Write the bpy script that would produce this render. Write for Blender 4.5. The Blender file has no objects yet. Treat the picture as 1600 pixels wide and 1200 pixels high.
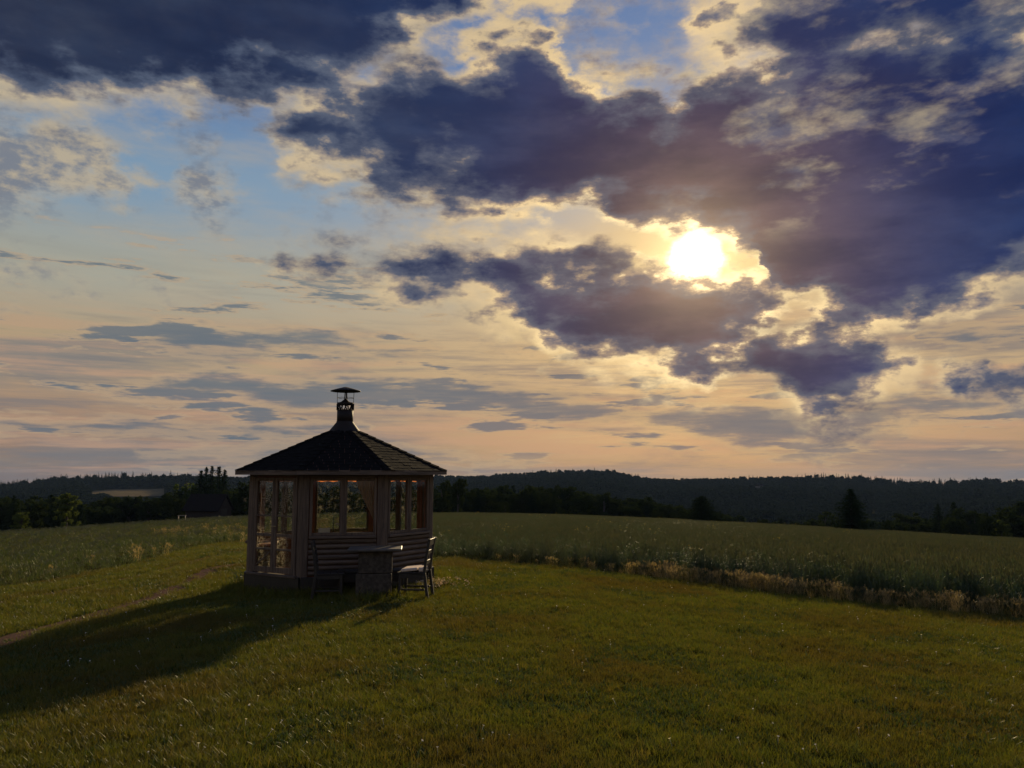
import bpy, bmesh, math, random
import numpy as np
from mathutils import Vector, Matrix

random.seed(7)
rng = np.random.default_rng(7)
SC = bpy.context.scene
COL = SC.collection
R_ = math.radians

# ------------------------------------------------------------------ camera
EYE = 1.65
PITCH = R_(6.65)
F = 1209.0                       # focal length in pixels of the 1600 px wide photograph
cam = bpy.data.cameras.new('camera')
cam.sensor_width = 36.0
cam.lens = F / 1600 * 36
cam.clip_start = 0.1
cam.clip_end = 30000
camo = bpy.data.objects.new('camera', cam)
COL.objects.link(camo)
camo.location = (0, 0, EYE)
camo.rotation_euler = (math.pi / 2 + PITCH, 0, 0)
SC.camera = camo


def ray(px, py):
    u = (px - 800) / F
    v = (600 - py) / F
    d = Vector((u, math.cos(PITCH) - v * math.sin(PITCH), math.sin(PITCH) + v * math.cos(PITCH)))
    return d.normalized()


def azel(px, py):
    d = ray(px, py)
    return math.degrees(math.atan2(d.x, d.y)), math.degrees(math.asin(d.z))


def lin(c):
    return tuple(((x / 255) / 12.92 if x / 255 <= 0.04045 else (((x / 255) + 0.055) / 1.055) ** 2.4) for x in c)


def L4(*c):
    return lin(c) + (1.0,)


SUN_DIR = ray(1088, 402)
SUN_EL = math.asin(SUN_DIR.z)
SUN_AZ = math.atan2(SUN_DIR.x, SUN_DIR.y)

# ------------------------------------------------------------------ node helper


class NG:
    def __init__(s, tree):
        s.t = tree
        s.n = tree.nodes
        s.l = tree.links

    def node(s, typ, **kw):
        n = s.n.new(typ)
        for k, v in kw.items():
            setattr(n, k, v)
        return n

    def put(s, sock, v):
        if v is None:
            return
        if isinstance(v, bpy.types.NodeSocket):
            s.l.new(v, sock)
        else:
            sock.default_value = v

    def m(s, op, a, b=None, c=None, clamp=False):
        n = s.n.new('ShaderNodeMath')
        n.operation = op
        n.use_clamp = clamp
        s.put(n.inputs[0], a)
        s.put(n.inputs[1], b)
        if c is not None:
            s.put(n.inputs[2], c)
        return n.outputs[0]

    def add(s, a, b): return s.m('ADD', a, b)
    def sub(s, a, b): return s.m('SUBTRACT', a, b)
    def mul(s, a, b): return s.m('MULTIPLY', a, b)
    def mx(s, a, b): return s.m('MAXIMUM', a, b)
    def mn(s, a, b): return s.m('MINIMUM', a, b)

    def ss(s, x, lo, hi, o0=0.0, o1=1.0):
        n = s.n.new('ShaderNodeMapRange')
        n.interpolation_type = 'SMOOTHSTEP'
        s.put(n.inputs['Value'], x)
        n.inputs['From Min'].default_value = lo
        n.inputs['From Max'].default_value = hi
        n.inputs['To Min'].default_value = o0
        n.inputs['To Max'].default_value = o1
        return n.outputs[0]

    def mixc(s, f, a, b, blend='MIX'):
        n = s.n.new('ShaderNodeMix')
        n.data_type = 'RGBA'
        n.blend_type = blend
        n.clamp_factor = True
        s.put(n.inputs[0], f)
        s.put(n.inputs[6], a)
        s.put(n.inputs[7], b)
        return n.outputs[2]

    def mixf(s, f, a, b):
        n = s.n.new('ShaderNodeMix')
        n.data_type = 'FLOAT'
        s.put(n.inputs[0], f)
        s.put(n.inputs[2], a)
        s.put(n.inputs[3], b)
        return n.outputs[0]

    def vec(s, x, y, z):
        n = s.n.new('ShaderNodeCombineXYZ')
        s.put(n.inputs[0], x)
        s.put(n.inputs[1], y)
        s.put(n.inputs[2], z)
        return n.outputs[0]

    def vm(s, op, a, b=None, scale=None):
        n = s.n.new('ShaderNodeVectorMath')
        n.operation = op
        s.put(n.inputs[0], a)
        if b is not None:
            s.put(n.inputs[1], b)
        if scale is not None:
            s.put(n.inputs['Scale'], scale)
        return n.outputs['Value'] if op in ('DOT_PRODUCT', 'LENGTH') else n.outputs[0]

    def noise(s, vec, scale, detail=6.0, rough=0.55, dist=0.0, col=False):
        n = s.n.new('ShaderNodeTexNoise')
        s.put(n.inputs['Vector'], vec)
        n.inputs['Scale'].default_value = scale
        n.inputs['Detail'].default_value = detail
        n.inputs['Roughness'].default_value = rough
        n.inputs['Distortion'].default_value = dist
        return n.outputs['Color'] if col else n.outputs['Fac']

    def ramp(s, x, stops, interp='EASE'):
        n = s.n.new('ShaderNodeValToRGB')
        cr = n.color_ramp
        cr.interpolation = interp
        while len(cr.elements) < len(stops):
            cr.elements.new(0.5)
        for e, (p, c) in zip(cr.elements, stops):
            e.position = p
            e.color = c if len(c) == 4 else tuple(c) + (1,)
        s.put(n.inputs[0], x)
        return n.outputs[0]

    def curve(s, x, pts):
        """piecewise linear function, pts = [(x01, y01)...]"""
        n = s.n.new('ShaderNodeFloatCurve')
        mp = n.mapping
        c = mp.curves[0]
        pts = sorted(pts)
        while len(c.points) < len(pts):
            c.points.new(0.5, 0.5)
        for p, (a, b) in zip(c.points, pts):
            p.location = (min(max(a, 0), 1), min(max(b, 0), 1))
            p.handle_type = 'VECTOR'
        mp.update()
        s.put(n.inputs['Value'], x)
        return n.outputs[0]


# ------------------------------------------------------------------ sky
W = bpy.data.worlds.new('World')
SC.world = W
W.use_nodes = True
W.node_tree.nodes.clear()
g = NG(W.node_tree)

tc = g.node('ShaderNodeTexCoord')
D0 = g.vm('NORMALIZE', tc.outputs['Generated'])
sep = g.node('ShaderNodeSeparateXYZ')
g.put(sep.inputs[0], D0)
DX, DY, DZ = sep.outputs
A = g.mul(g.m('ARCTAN2', DX, DY), 57.29578)
E = g.mul(g.m('ARCSINE', DZ), 57.29578)
cosang = g.vm('DOT_PRODUCT', D0, tuple(SUN_DIR))
TH = g.mul(g.m('ARCCOSINE', g.mn(cosang, 1.0)), 57.29578)     # degrees from the sun
P = g.vec(DX, DY, g.mul(DZ, 1.9))
PH = g.vec(DX, DY, g.mul(DZ, 7.0))                               # flattened: layered bands low in the sky

wa = g.vm('SUBTRACT', g.noise(P, 5.0, 3, 0.5, col=True), (0.5, 0.5, 0.5))
wb = g.vm('SUBTRACT', g.noise(P, 22.0, 6, 0.62, col=True), (0.5, 0.5, 0.5))
wsum = g.vm('ADD', g.vm('SCALE', wa, scale=4.2), g.vm('SCALE', wb, scale=3.4))
sw = g.node('ShaderNodeSeparateXYZ')
g.put(sw.inputs[0], wsum)
AW = g.add(A, sw.outputs[0])
EW = g.add(E, g.mul(sw.outputs[1], 0.62))
TA = g.m('MULTIPLY_ADD', AW, 1 / 84.0, 0.5)
EWL = g.add(E, g.mul(sw.outputs[1], 0.22))


def cloud_field(top, bot, ew=None):
    """top / bottom outline of one cloud as lists of photo points; signed thickness in degrees of sky"""
    def conv(pts, other, sgn, absent):
        q = []
        for x, y in pts:
            a, e = azel(x, y)
            q.append(((a / 84 + 0.5), (e + 5) / 55))
        q.sort()
        o = sorted(((azel(x, y)[0] / 84 + 0.5), (azel(x, y)[1] + 5) / 55) for x, y in other)
        x0, x1 = q[0][0], q[-1][0]
        m0, m1 = (q[0][1] + o[0][1]) / 2, (q[-1][1] + o[-1][1]) / 2     # the ends taper to a point
        pre = [(0.0, absent), (max(x0 - 0.09, 0.0005), m0 - sgn * 0.16), (x0 - 0.028, m0 - sgn * 0.045)] if x0 > 0.1 else [(0.0, q[0][1])]
        post = [(x1 + 0.028, m1 - sgn * 0.045), (min(x1 + 0.09, 0.9995), m1 - sgn * 0.16), (1.0, absent)] if x1 < 0.9 else [(1.0, q[-1][1])]
        return pre + q + post
    t = g.curve(TA, conv(top, bot, 1, 0.0))
    b = g.curve(TA, conv(bot, top, -1, 1.0))
    te = g.m('MULTIPLY_ADD', t, 55.0, -5.0)
    be = g.m('MULTIPLY_ADD', b, 55.0, -5.0)
    ew = ew or EW
    return g.mn(g.sub(te, ew), g.sub(ew, be))


def union(*f):
    r = f[0]
    for x in f[1:]:
        r = g.mx(r, x)
    return r


cl_topleft = cloud_field(
    [(-300, -260), (0, -260), (300, -260), (640, -260), (760, -200), (860, -120)],
    [(-300, 160), (0, 150), (80, 150), (170, 150), (260, 150), (360, 150), (420, 135), (500, 112), (560, 100), (600, 82),
     (640, 60), (700, 40), (760, 20), (860, -5)])
cl_band = cloud_field(
    [(430, 205), (480, 175), (560, 150), (620, 120), (680, 150), (740, 140), (800, 90), (850, 60), (880, 120), (940, 160),
     (1060, 165), (1120, 125), (1200, 100), (1300, 90), (1400, 80), (1600, 40), (1850, 20)],
    [(430, 215), (480, 240), (560, 268), (640, 285), (740, 300), (840, 318), (930, 322), (1010, 330), (1080, 338), (1150, 352),
     (1190, 385), (1200, 430), (1240, 450), (1290, 475), (1370, 500), (1430, 480), (1500, 455), (1600, 432), (1850, 400)])
cl_topright = cloud_field(
    [(1080, 20), (1150, 0), (1230, -60), (1350, -220), (1600, -260), (1850, -260)],
    [(1080, 45), (1150, 62), (1230, 62), (1350, 58), (1480, 50), (1600, 35), (1850, 30)])
cl_mid = cloud_field(
    [(560, 410), (590, 403), (640, 408), (700, 404), (760, 402), (850, 405), (940, 412), (1000, 422), (1050, 434),
     (1090, 440), (1140, 447), (1190, 458), (1230, 474)],
    [(560, 410), (590, 420), (640, 428), (700, 442), (760, 458), (800, 475), (830, 505), (850, 545), (920, 548),
     (980, 546), (1030, 552), (1090, 566), (1120, 552), (1160, 528), (1200, 510), (1230, 480)])
cl_tail = cloud_field([(425, 396), (480, 402), (550, 402), (600, 398)], [(425, 398), (480, 408), (550, 416), (600, 420)], EWL)
cl_low = cloud_field(
    [(1165, 545), (1200, 526), (1260, 520), (1320, 524), (1370, 535), (1400, 560), (1425, 575)],
    [(1165, 556), (1200, 590), (1240, 615), (1290, 636), (1330, 625), (1360, 622), (1400, 600), (1425, 582)])
cl_bits = cloud_field(
    [(1462, 575), (1480, 566), (1528, 570), (1532, 590), (1536, 590), (1560, 580), (1610, 586), (1850, 575)],
    [(1462, 590), (1495, 622), (1526, 598), (1532, 591), (1536, 600), (1560, 615), (1610, 608), (1850, 630)])
cl_bridge = cloud_field(
    [(1240, 455), (1300, 480), (1340, 470), (1400, 470)],
    [(1240, 480), (1290, 515), (1340, 520), (1400, 490)])

cl_topmid = cloud_field([(600, -200), (700, -200), (780, -160), (880, -100)], [(600, 90), (660, 105), (720, 110), (800, 60), (880, 50)])
DARK = union(g.add(cl_topleft, 1.4), g.add(cl_band, 1.5), g.add(cl_topright, 1.7), g.add(cl_mid, 1.7), g.add(cl_tail, 0.55), g.add(cl_low, 1.45), g.add(cl_bits, 0.55),
             g.add(cl_bridge, 1.0), g.mn(g.add(cl_topmid, 0.4), 0.9))

# the same kind of broken cloud carries on over the rest of the sky
big = g.noise(P, 2.3, 6, 0.55)
GEN = g.m('MULTIPLY_ADD', big, 42.0, -22.5)
w_out = g.mx(g.ss(g.m('ABSOLUTE', A), 37.0, 46.0), g.ss(E, 34.0, 41.0))
GEN = g.mn(GEN, g.mul(g.sub(E, 9.0), 1.2))
DARK = g.mixf(w_out, DARK, GEN)

fine = g.noise(P, 17.0, 9, 0.62)
med = g.noise(P, 7.5, 6, 0.56)
broad = g.noise(P, 3.6, 4, 0.5)
def puff(scale, amp):
    v = g.node('ShaderNodeTexVoronoi', feature='SMOOTH_F1')
    v.inputs['Scale'].default_value = scale
    v.inputs['Smoothness'].default_value = 0.35
    g.put(v.inputs['Vector'], g.vm('ADD', P, g.vm('SCALE', wb, scale=0.05)))
    return g.mul(g.sub(0.50, v.outputs['Distance']), amp)


billow = g.add(puff(11.0, 2.6), puff(27.0, 1.7))
fb = g.m('MULTIPLY_ADD', g.sub(fine, 0.5), 3.6, g.mul(g.sub(med, 0.5), 5.4))
fb = g.add(fb, billow)
DK = g.add(DARK, fb)
soft = g.ss(g.noise(P, 3.1, 3, 0.5), 0.40, 0.60)
a_dark = g.mixf(soft, g.ss(DK, -0.5, 1.1), g.ss(DK, -1.9, 2.1))
thick = g.ss(DK, 0.0, 5.0)
# thin bright places in the broad right-hand cloud bank
hole = g.noise(g.vec(DX, DY, g.mul(DZ, 2.6)), 6.5, 7, 0.58)
holes = g.mul(g.mul(g.ss(hole, 0.50, 0.66), g.ss(A, 9.0, 18.0)), g.ss(E, 15.5, 19.0))

# relief: the same field one step nearer the sun
relief = g.sub(fine, g.noise(g.vm('ADD', P, tuple(SUN_DIR * 0.018)), 17.0, 9, 0.62))    # >0 where the side away from the sun is denser
relief_m = g.sub(med, g.noise(g.vm('ADD', P, tuple(SUN_DIR * 0.04)), 7.5, 5, 0.56))

# pale sunlit clouds
cl_p1 = cloud_field([(-300, 150), (0, 165), (80, 160), (140, 185), (170, 215), (200, 275)],
                    [(-300, 340), (0, 330), (60, 332), (130, 330), (190, 318), (200, 290)])
cl_p2 = cloud_field([(175, 168), (230, 178), (290, 182), (340, 210)], [(175, 178), (230, 205), (290, 218), (340, 214)])
cl_p3 = cloud_field([(270, 288), (300, 272), (335, 285), (360, 315)], [(270, 296), (300, 315), (335, 322), (360, 320)])
cl_p4 = cloud_field([(870, -60), (950, -60), (1100, -60), (1200, 20)], [(870, 150), (950, 160), (1080, 150), (1200, 92)])
cl_p5 = cloud_field([(620, 350), (700, 335), (800, 350), (860, 380), (940, 385), (1010, 400)],
                    [(620, 410), (700, 480), (800, 520), (860, 560), (960, 590), (1010, 560)])
cl_p6 = cloud_field([(-300, 390), (0, 385), (60, 400), (120, 425), (260, 430)], [(-300, 460), (0, 455), (120, 452), (200, 448), (260, 445)])
cl_p7 = cloud_field([(1060, 520), (1120, 500), (1180, 500), (1230, 440), (1280, 450)],
                    [(1060, 585), (1120, 590), (1180, 560), (1230, 500), (1280, 480)])
PALE = union(g.add(cl_p1, 0.6), g.add(cl_p2, 0.2), g.add(cl_p3, 0.3), g.mn(cl_p4, 1.1), g.mn(g.sub(cl_p5, 0.6), 0.7), g.sub(cl_p6, 0.2), cl_p7, g.add(DARK, g.m('MULTIPLY_ADD', g.sub(broad, 0.5), 11.0, -0.4)))
pfine = g.noise(P, 34.0, 7, 0.62)
torn = g.ss(g.noise(g.vec(DX, DY, g.mul(DZ, 2.6)), 11.0, 7, 0.6), 0.36, 0.54, 0.45, 1.0)
a_pale = g.mul(g.mx(torn, g.ss(A, -12.0, -20.0)), g.ss(g.add(g.add(PALE, g.mul(fb, 1.0)), g.mul(g.sub(pfine, 0.5), 4.0)), -1.2, 3.0))

# low blue-grey layers
cl_h1 = cloud_field([(130, 514), (230, 506), (310, 508), (340, 520), (410, 514), (480, 520), (560, 534), (650, 546), (690, 548)],
                    [(130, 520), (230, 536), (320, 548), (420, 546), (520, 550), (650, 556), (690, 552)], EWL)
cl_h2 = cloud_field([(165, 606), (250, 586), (330, 572), (420, 590), (540, 592), (650, 590), (760, 600), (870, 614), (980, 634)],
                    [(165, 612), (250, 622), (370, 622), (470, 642), (600, 632), (760, 640), (870, 660), (980, 650)], EWL)
cl_h3 = cloud_field([(-300, 655), (0, 657), (200, 654), (400, 660), (560, 664)], [(-300, 672), (0, 672), (200, 674), (400, 676), (560, 670)], EWL)
cl_h4 = cloud_field([(950, 648), (1080, 630), (1180, 622), (1300, 640), (1420, 610), (1600, 615), (1850, 610)],
                    [(950, 644), (1080, 676), (1180, 702), (1300, 700), (1420, 660), (1600, 640), (1850, 650)], EWL)
cl_h5 = cloud_field([(1430, 525), (1500, 512), (1600, 500), (1850, 490)], [(1430, 532), (1500, 538), (1600, 525), (1850, 520)], EWL)
cl_h6 = cloud_field([(200, 708), (330, 702), (430, 690), (640, 700), (760, 716)], [(200, 705), (330, 716), (430, 724), (640, 724), (760, 722)], EWL)
LOWC = union(cl_h1, cl_h2, cl_h3, g.sub(cl_h4, 0.1), cl_h5, cl_h6)
bandn = g.noise(PH, 6.5, 7, 0.6)
bandf = g.noise(PH, 15.0, 6, 0.6)
LOWG = g.mn(g.m('MULTIPLY_ADD', bandn, 16.0, -9.2), g.mul(g.sub(15.0, E), 0.5))     # free bands, low in the sky
LOWC = g.mx(LOWC, LOWG)
a_low = g.mul(g.ss(g.m('MULTIPLY_ADD', g.sub(bandf, 0.5), 3.0, g.add(LOWC, 0.1)), -0.7, 1.1), g.ss(E, 0.3, 2.5, 0.5, 1.0))

# colours
side = g.ss(A, -32.0, 20.0)
near = g.m('EXPONENT', g.mul(g.m('POWER', g.m('DIVIDE', TH, 11.0), 2.0), -1.0))
wide = g.m('EXPONENT', g.mul(g.m('POWER', g.m('DIVIDE', TH, 19.0), 2.0), -1.0))
e01 = g.m('DIVIDE', g.mx(E, 0.0), 45.0)
clear = g.ramp(e01, [(0.0, L4(132, 114, 108)), (0.07, L4(166, 136, 118)), (0.19, L4(186, 162, 128)), (0.30, L4(174, 174, 160)),
                     (0.43, L4(132, 163, 190)), (0.60, L4(92, 130, 182)), (1.0, L4(66, 98, 160))])
nish = g.node('ShaderNodeTexSky', sky_type='NISHITA')
nish.sun_disc = False
nish.sun_elevation = SUN_EL
nish.sun_rotation = SUN_AZ
nish.air_density = 1.2
nish.dust_density = 2.0
nishc = g.vm('SCALE', nish.outputs[0], scale=0.06)
clear = g.mixc(0.12, clear, nishc)
glowy = g.m('EXPONENT', g.mul(g.m('POWER', g.m('DIVIDE', TH, 7.0), 2.0), -1.0))
low_warm = g.ss(E, 27.0, 15.0)
warmth = g.mixc(g.mul(wide, low_warm), clear, g.mixc(0.45, clear, L4(234, 178, 104)))
warmth = g.mixc(g.mul(glowy, 0.8), warmth, L4(255, 216, 136))
streak = g.noise(g.vec(DX, DY, g.mul(DZ, 4.5)), 5.0, 8, 0.62)
sky_c = g.mixc(g.mul(g.ss(streak, 0.44, 0.72), 0.36), warmth, g.mixc(g.mul(wide, low_warm), L4(192, 176, 150), L4(236, 194, 132)))

# layered veils: alternate grey-blue and peach low in the sky
veil = g.noise(PH, 2.6, 6, 0.6, 0.4)
vk = g.mul(g.ss(veil, 0.44, 0.62), g.ss(E, 17.0, 9.0))
sky_c = g.mixc(g.mul(vk, 0.75), sky_c, g.mixc(wide, L4(128, 128, 130), L4(160, 132, 118)))
thin = g.noise(g.vec(DX, DY, g.mul(DZ, 16.0)), 4.5, 7, 0.62)
sky_c = g.mixc(g.mul(g.mul(g.ss(thin, 0.47, 0.66), g.ss(E, 13.0, 7.0)), 0.6), sky_c, g.mixc(wide, L4(204, 164, 134), L4(226, 170, 120)))
sky_c = g.mixc(g.mul(g.mul(g.ss(thin, 0.50, 0.34), g.ss(E, 13.0, 7.0)), 0.6), sky_c, g.mixc(wide, L4(122, 122, 126), L4(146, 126, 120)))
lowcol = g.mixc(wide, L4(100, 115, 128), L4(124, 118, 120))
c1 = g.mixc(g.mul(a_low, 0.80), sky_c, lowcol)
# lit rim of the low layers
rim_low = g.mul(g.ss(a_low, 0.02, 0.3), g.ss(a_low, 0.9, 0.4))
c1 = g.mixc(g.mul(rim_low, 0.35), c1, g.mixc(wide, L4(218, 184, 142), L4(250, 204, 130)))

pale_lit = g.mixc(near, g.mixc(wide, L4(196, 180, 152), L4(228, 192, 138)), L4(255, 226, 140))
pale_shade = g.mixc(wide, L4(128, 132, 142), L4(176, 142, 108))
prel = g.sub(pfine, g.noise(g.vm('ADD', P, tuple(SUN_DIR * 0.010)), 34.0, 7, 0.62))
psh = g.ss(g.add(g.mul(prel, 1.5), g.add(g.mul(relief, 2.2), g.mul(relief_m, 1.6))), -0.42, 0.5)
pale_c = g.mixc(psh, pale_lit, pale_shade)
c2 = g.mixc(g.mul(a_pale, 0.88), c1, pale_c)

smoke = g.m('EXPONENT', g.mul(g.m('POWER', g.m('DIVIDE', TH, 11.0), 2.0), -1.0))
core = g.mixc(side, L4(37, 49, 78), L4(20, 44, 94))
core = g.mixc(g.mul(g.ss(broad, 0.42, 0.62), 0.6), core, g.mixc(side, L4(60, 70, 92), L4(44, 64, 110)))
core = g.mixc(g.mul(smoke, 0.8), core, L4(90, 78, 88))
core = g.mixc(g.mul(near, 0.45), core, L4(128, 98, 88))
mid_c = g.mixc(wide, L4(82, 94, 118), L4(104, 100, 112))
rim_c = g.mixc(near, g.mixc(wide, L4(192, 178, 152), L4(230, 196, 142)), (1.5, 1.2, 0.66, 1))
fringe = g.mixc(wide, L4(140, 134, 132), L4(166, 142, 124))
tone = g.noise(g.vec(DX, DY, g.mul(DZ, 3.2)), 5.5, 7, 0.58)
lump = g.add(g.mul(relief, 0.55), g.mul(relief_m, 0.75))
thk = g.add(thick, g.m('MULTIPLY_ADD', g.sub(tone, 0.5), 1.5, g.mul(lump, 1.1)))
dc = g.mixc(g.ss(thk, 0.22, 0.85), mid_c, core)
dc = g.mixc(g.ss(thk, 0.34, 0.08), dc, fringe)
dc = g.mixc(g.mul(holes, 0.8), dc, g.mixc(g.ss(g.add(relief, g.mul(relief_m, 0.6)), -0.2, 0.22), L4(196, 178, 148), L4(104, 106, 126)))
dc = g.mixc(g.mul(g.ss(thk, 0.14, -0.08), 0.9), dc, rim_c)
dc = g.mixc(1.0, dc, g.mixc(g.ss(tone, 0.36, 0.64), (1.34, 1.28, 1.16, 1), (0.74, 0.77, 0.84, 1)), 'MULTIPLY')
c3 = g.mixc(g.mul(a_dark, 0.985), c2, dc)

# sun behind the gap between the clouds, and its aureole
vis = g.sub(1.0, g.mul(g.ss(DK, 0.0, 1.8), 0.985))
disc = g.mul(g.ss(g.m('MULTIPLY_ADD', g.sub(fine, 0.5), 2.6, g.m('MULTIPLY_ADD', g.sub(med, 0.5), 3.5, TH)), 2.3, 0.3), vis)
sun_e = g.vm('SCALE', (1.0, 0.90, 0.66), scale=g.mul(disc, 5.0))
aur = g.mul(g.m('EXPONENT', g.mul(TH, -0.46)), g.mixf(vis, 0.72, 1.6))
aur_e = g.vm('SCALE', (1.0, 0.74, 0.38), scale=aur)
aur2 = g.mul(g.m('EXPONENT', g.mul(TH, -0.15)), g.mixf(vis, 0.012, 0.05))
aur2_e = g.vm('SCALE', (1.0, 0.62, 0.36), scale=aur2)
ember = g.mul(g.mul(g.m('EXPONENT', g.mul(TH, -0.26)), g.sub(1.0, vis)), 0.085)
c3 = g.vm('ADD', c3, g.vm('SCALE', (1.0, 0.46, 0.16), scale=ember))
tot = g.vm('ADD', g.vm('ADD', c3, sun_e), g.vm('ADD', aur_e, aur2_e))
# below the horizon only the land's dim bounce
tot = g.mixc(g.ss(E, -0.5, -6.0), tot, L4(70, 66, 52))
bg = g.node('ShaderNodeBackground')
g.put(bg.inputs[0], tot)
bg.inputs[1].default_value = 0.88
wo = g.node('ShaderNodeOutputWorld')
g.l.new(bg.outputs[0], wo.inputs[0])
W.cycles.sampling_method = 'MANUAL'
W.cycles.sample_map_resolution = 512

# ------------------------------------------------------------------ sun, exposure
sl = bpy.data.lights.new('sun', 'SUN')
sl.energy = 5.0
sl.angle = R_(1.6)
sl.color = (1.0, 0.76, 0.43)
so = bpy.data.objects.new('sun', sl)
COL.objects.link(so)
so.location = (20, 60, 40)
so.rotation_euler = SUN_DIR.to_track_quat('Z', 'Y').to_euler()

SC.view_settings.view_transform = 'Standard'
SC.view_settings.look = 'None'
SC.view_settings.exposure = 0.0
SC.view_settings.gamma = 1.0
SC.view_settings.use_curve_mapping = False
SC.render.engine = 'CYCLES'
cy = SC.cycles
cy.max_bounces = 6
cy.diffuse_bounces = 2
cy.glossy_bounces = 2
cy.transmission_bounces = 4
cy.transparent_max_bounces = 12
cy.volume_bounces = 0
cy.use_denoising = True
cy.denoiser = 'OPENIMAGEDENOISE'
cy.denoising_input_passes = 'RGB_ALBEDO_NORMAL'
cy.denoising_prefilter = 'ACCURATE'
cy.use_adaptive_sampling = True
cy.caustics_reflective = False
cy.caustics_refractive = False

# ------------------------------------------------------------------ materials


def new_mat(name):
    m = bpy.data.materials.new(name)
    m.use_nodes = True
    m.node_tree.nodes.clear()
    n = NG(m.node_tree)
    out = n.node('ShaderNodeOutputMaterial')
    return m, n, out


def wood_mat(name, c1, c2, rough=0.75, scale=1.0, axis='z', bump=0.4):
    m, n, out = new_mat(name)
    t = n.node('ShaderNodeTexCoord')
    st = {'z': (14, 14, 1.2), 'x': (1.2, 14, 14)}[axis]
    v = n.vm('MULTIPLY', t.outputs['Object'], tuple(scale * q for q in st))
    oi = n.node('ShaderNodeObjectInfo')
    v = n.vm('ADD', v, n.vm('SCALE', (7.1, 3.3, 5.7), scale=n.mul(oi.outputs['Random'], 10)))
    f = n.noise(v, 2.2, 7, 0.62, 0.4)
    st2 = n.noise(t.outputs['Object'], 3.0, 5, 0.6)
    c = n.mixc(n.ss(f, 0.3, 0.72), c1 + (1,), c2 + (1,))
    c = n.mixc(n.mul(n.ss(st2, 0.45, 0.75), 0.5), c, tuple(0.55 * q for q in c1) + (1,))
    c = n.mixc(n.mul(oi.outputs['Random'], 0.30), c, tuple(0.6 * q for q in c2) + (1,))
    b = n.node('ShaderNodeBsdfPrincipled')
    n.put(b.inputs['Base Color'], c)
    b.inputs['Roughness'].default_value = rough
    bp = n.node('ShaderNodeBump')
    bp.inputs['Strength'].default_value = bump
    bp.inputs['Distance'].default_value = 0.01
    n.put(bp.inputs['Height'], f)
    n.l.new(bp.outputs[0], b.inputs['Normal'])
    n.l.new(b.outputs[0], out.inputs[0])
    return m


def plain_mat(name, c1, c2=None, rough=0.6, metal=0.0, scale=6.0, bump=0.0, detail=6):
    m, n, out = new_mat(name)
    t = n.node('ShaderNodeTexCoord')
    f = n.noise(t.outputs['Object'], scale, detail, 0.6)
    c2 = c2 or tuple(q * 0.7 for q in c1)
    c = n.mixc(n.ss(f, 0.32, 0.68), c1 + (1,), c2 + (1,))
    b = n.node('ShaderNodeBsdfPrincipled')
    n.put(b.inputs['Base Color'], c)
    b.inputs['Roughness'].default_value = rough
    b.inputs['Metallic'].default_value = metal
    b.inputs['Specular IOR Level'].default_value = (0.02 if rough > 0.96 else 0.15 if rough > 0.8 else 0.4)
    if bump:
        bp = n.node('ShaderNodeBump')
        bp.inputs['Strength'].default_value = bump
        bp.inputs['Distance'].default_value = 0.01
        n.put(bp.inputs['Height'], f)
        n.l.new(bp.outputs[0], b.inputs['Normal'])
    n.l.new(b.outputs[0], out.inputs[0])
    return m


def leaf_mat(name, cols, trans=0.35, gloss=0.04, patch=None, patch_scale=0.25, tint=1.25):
    """thin vegetation: colour varies per clump and in patches over the ground"""
    m, n, out = new_mat(name)
    ge = n.node('ShaderNodeNewGeometry')
    oi = n.node('ShaderNodeObjectInfo')
    f = n.noise(ge.outputs['Position'], patch_scale, 4, 0.6)
    r = n.m('FRACT', n.add(oi.outputs['Random'], n.mul(n.noise(ge.outputs['Position'], 3.0, 2, 0.5), 0.7)))
    c = n.ramp(r, [(i / max(1, len(cols) - 1), q + (1,)) for i, q in enumerate(cols)], 'LINEAR')
    if patch:
        c = n.mixc(n.mul(n.ss(f, 0.42, 0.66), 0.75), c, patch + (1,))
    d = n.node('ShaderNodeBsdfDiffuse')
    n.put(d.inputs[0], c)
    tr = n.node('ShaderNodeBsdfTranslucent')
    n.put(tr.inputs[0], n.vm('MULTIPLY', c, (tint, tint * 0.95, 0.55)))
    ms = n.node('ShaderNodeMixShader')
    ms.inputs[0].default_value = trans
    n.l.new(d.outputs[0], ms.inputs[1])
    n.l.new(tr.outputs[0], ms.inputs[2])
    gl = n.node('ShaderNodeBsdfGlossy')
    gl.inputs['Roughness'].default_value = 0.38
    gl.inputs[0].default_value = (0.8, 0.8, 0.8, 1)
    m2 = n.node('ShaderNodeMixShader')
    m2.inputs[0].default_value = gloss
    n.l.new(ms.outputs[0], m2.inputs[1])
    n.l.new(gl.outputs[0], m2.inputs[2])
    n.l.new(m2.outputs[0], out.inputs[0])
    return m


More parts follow.
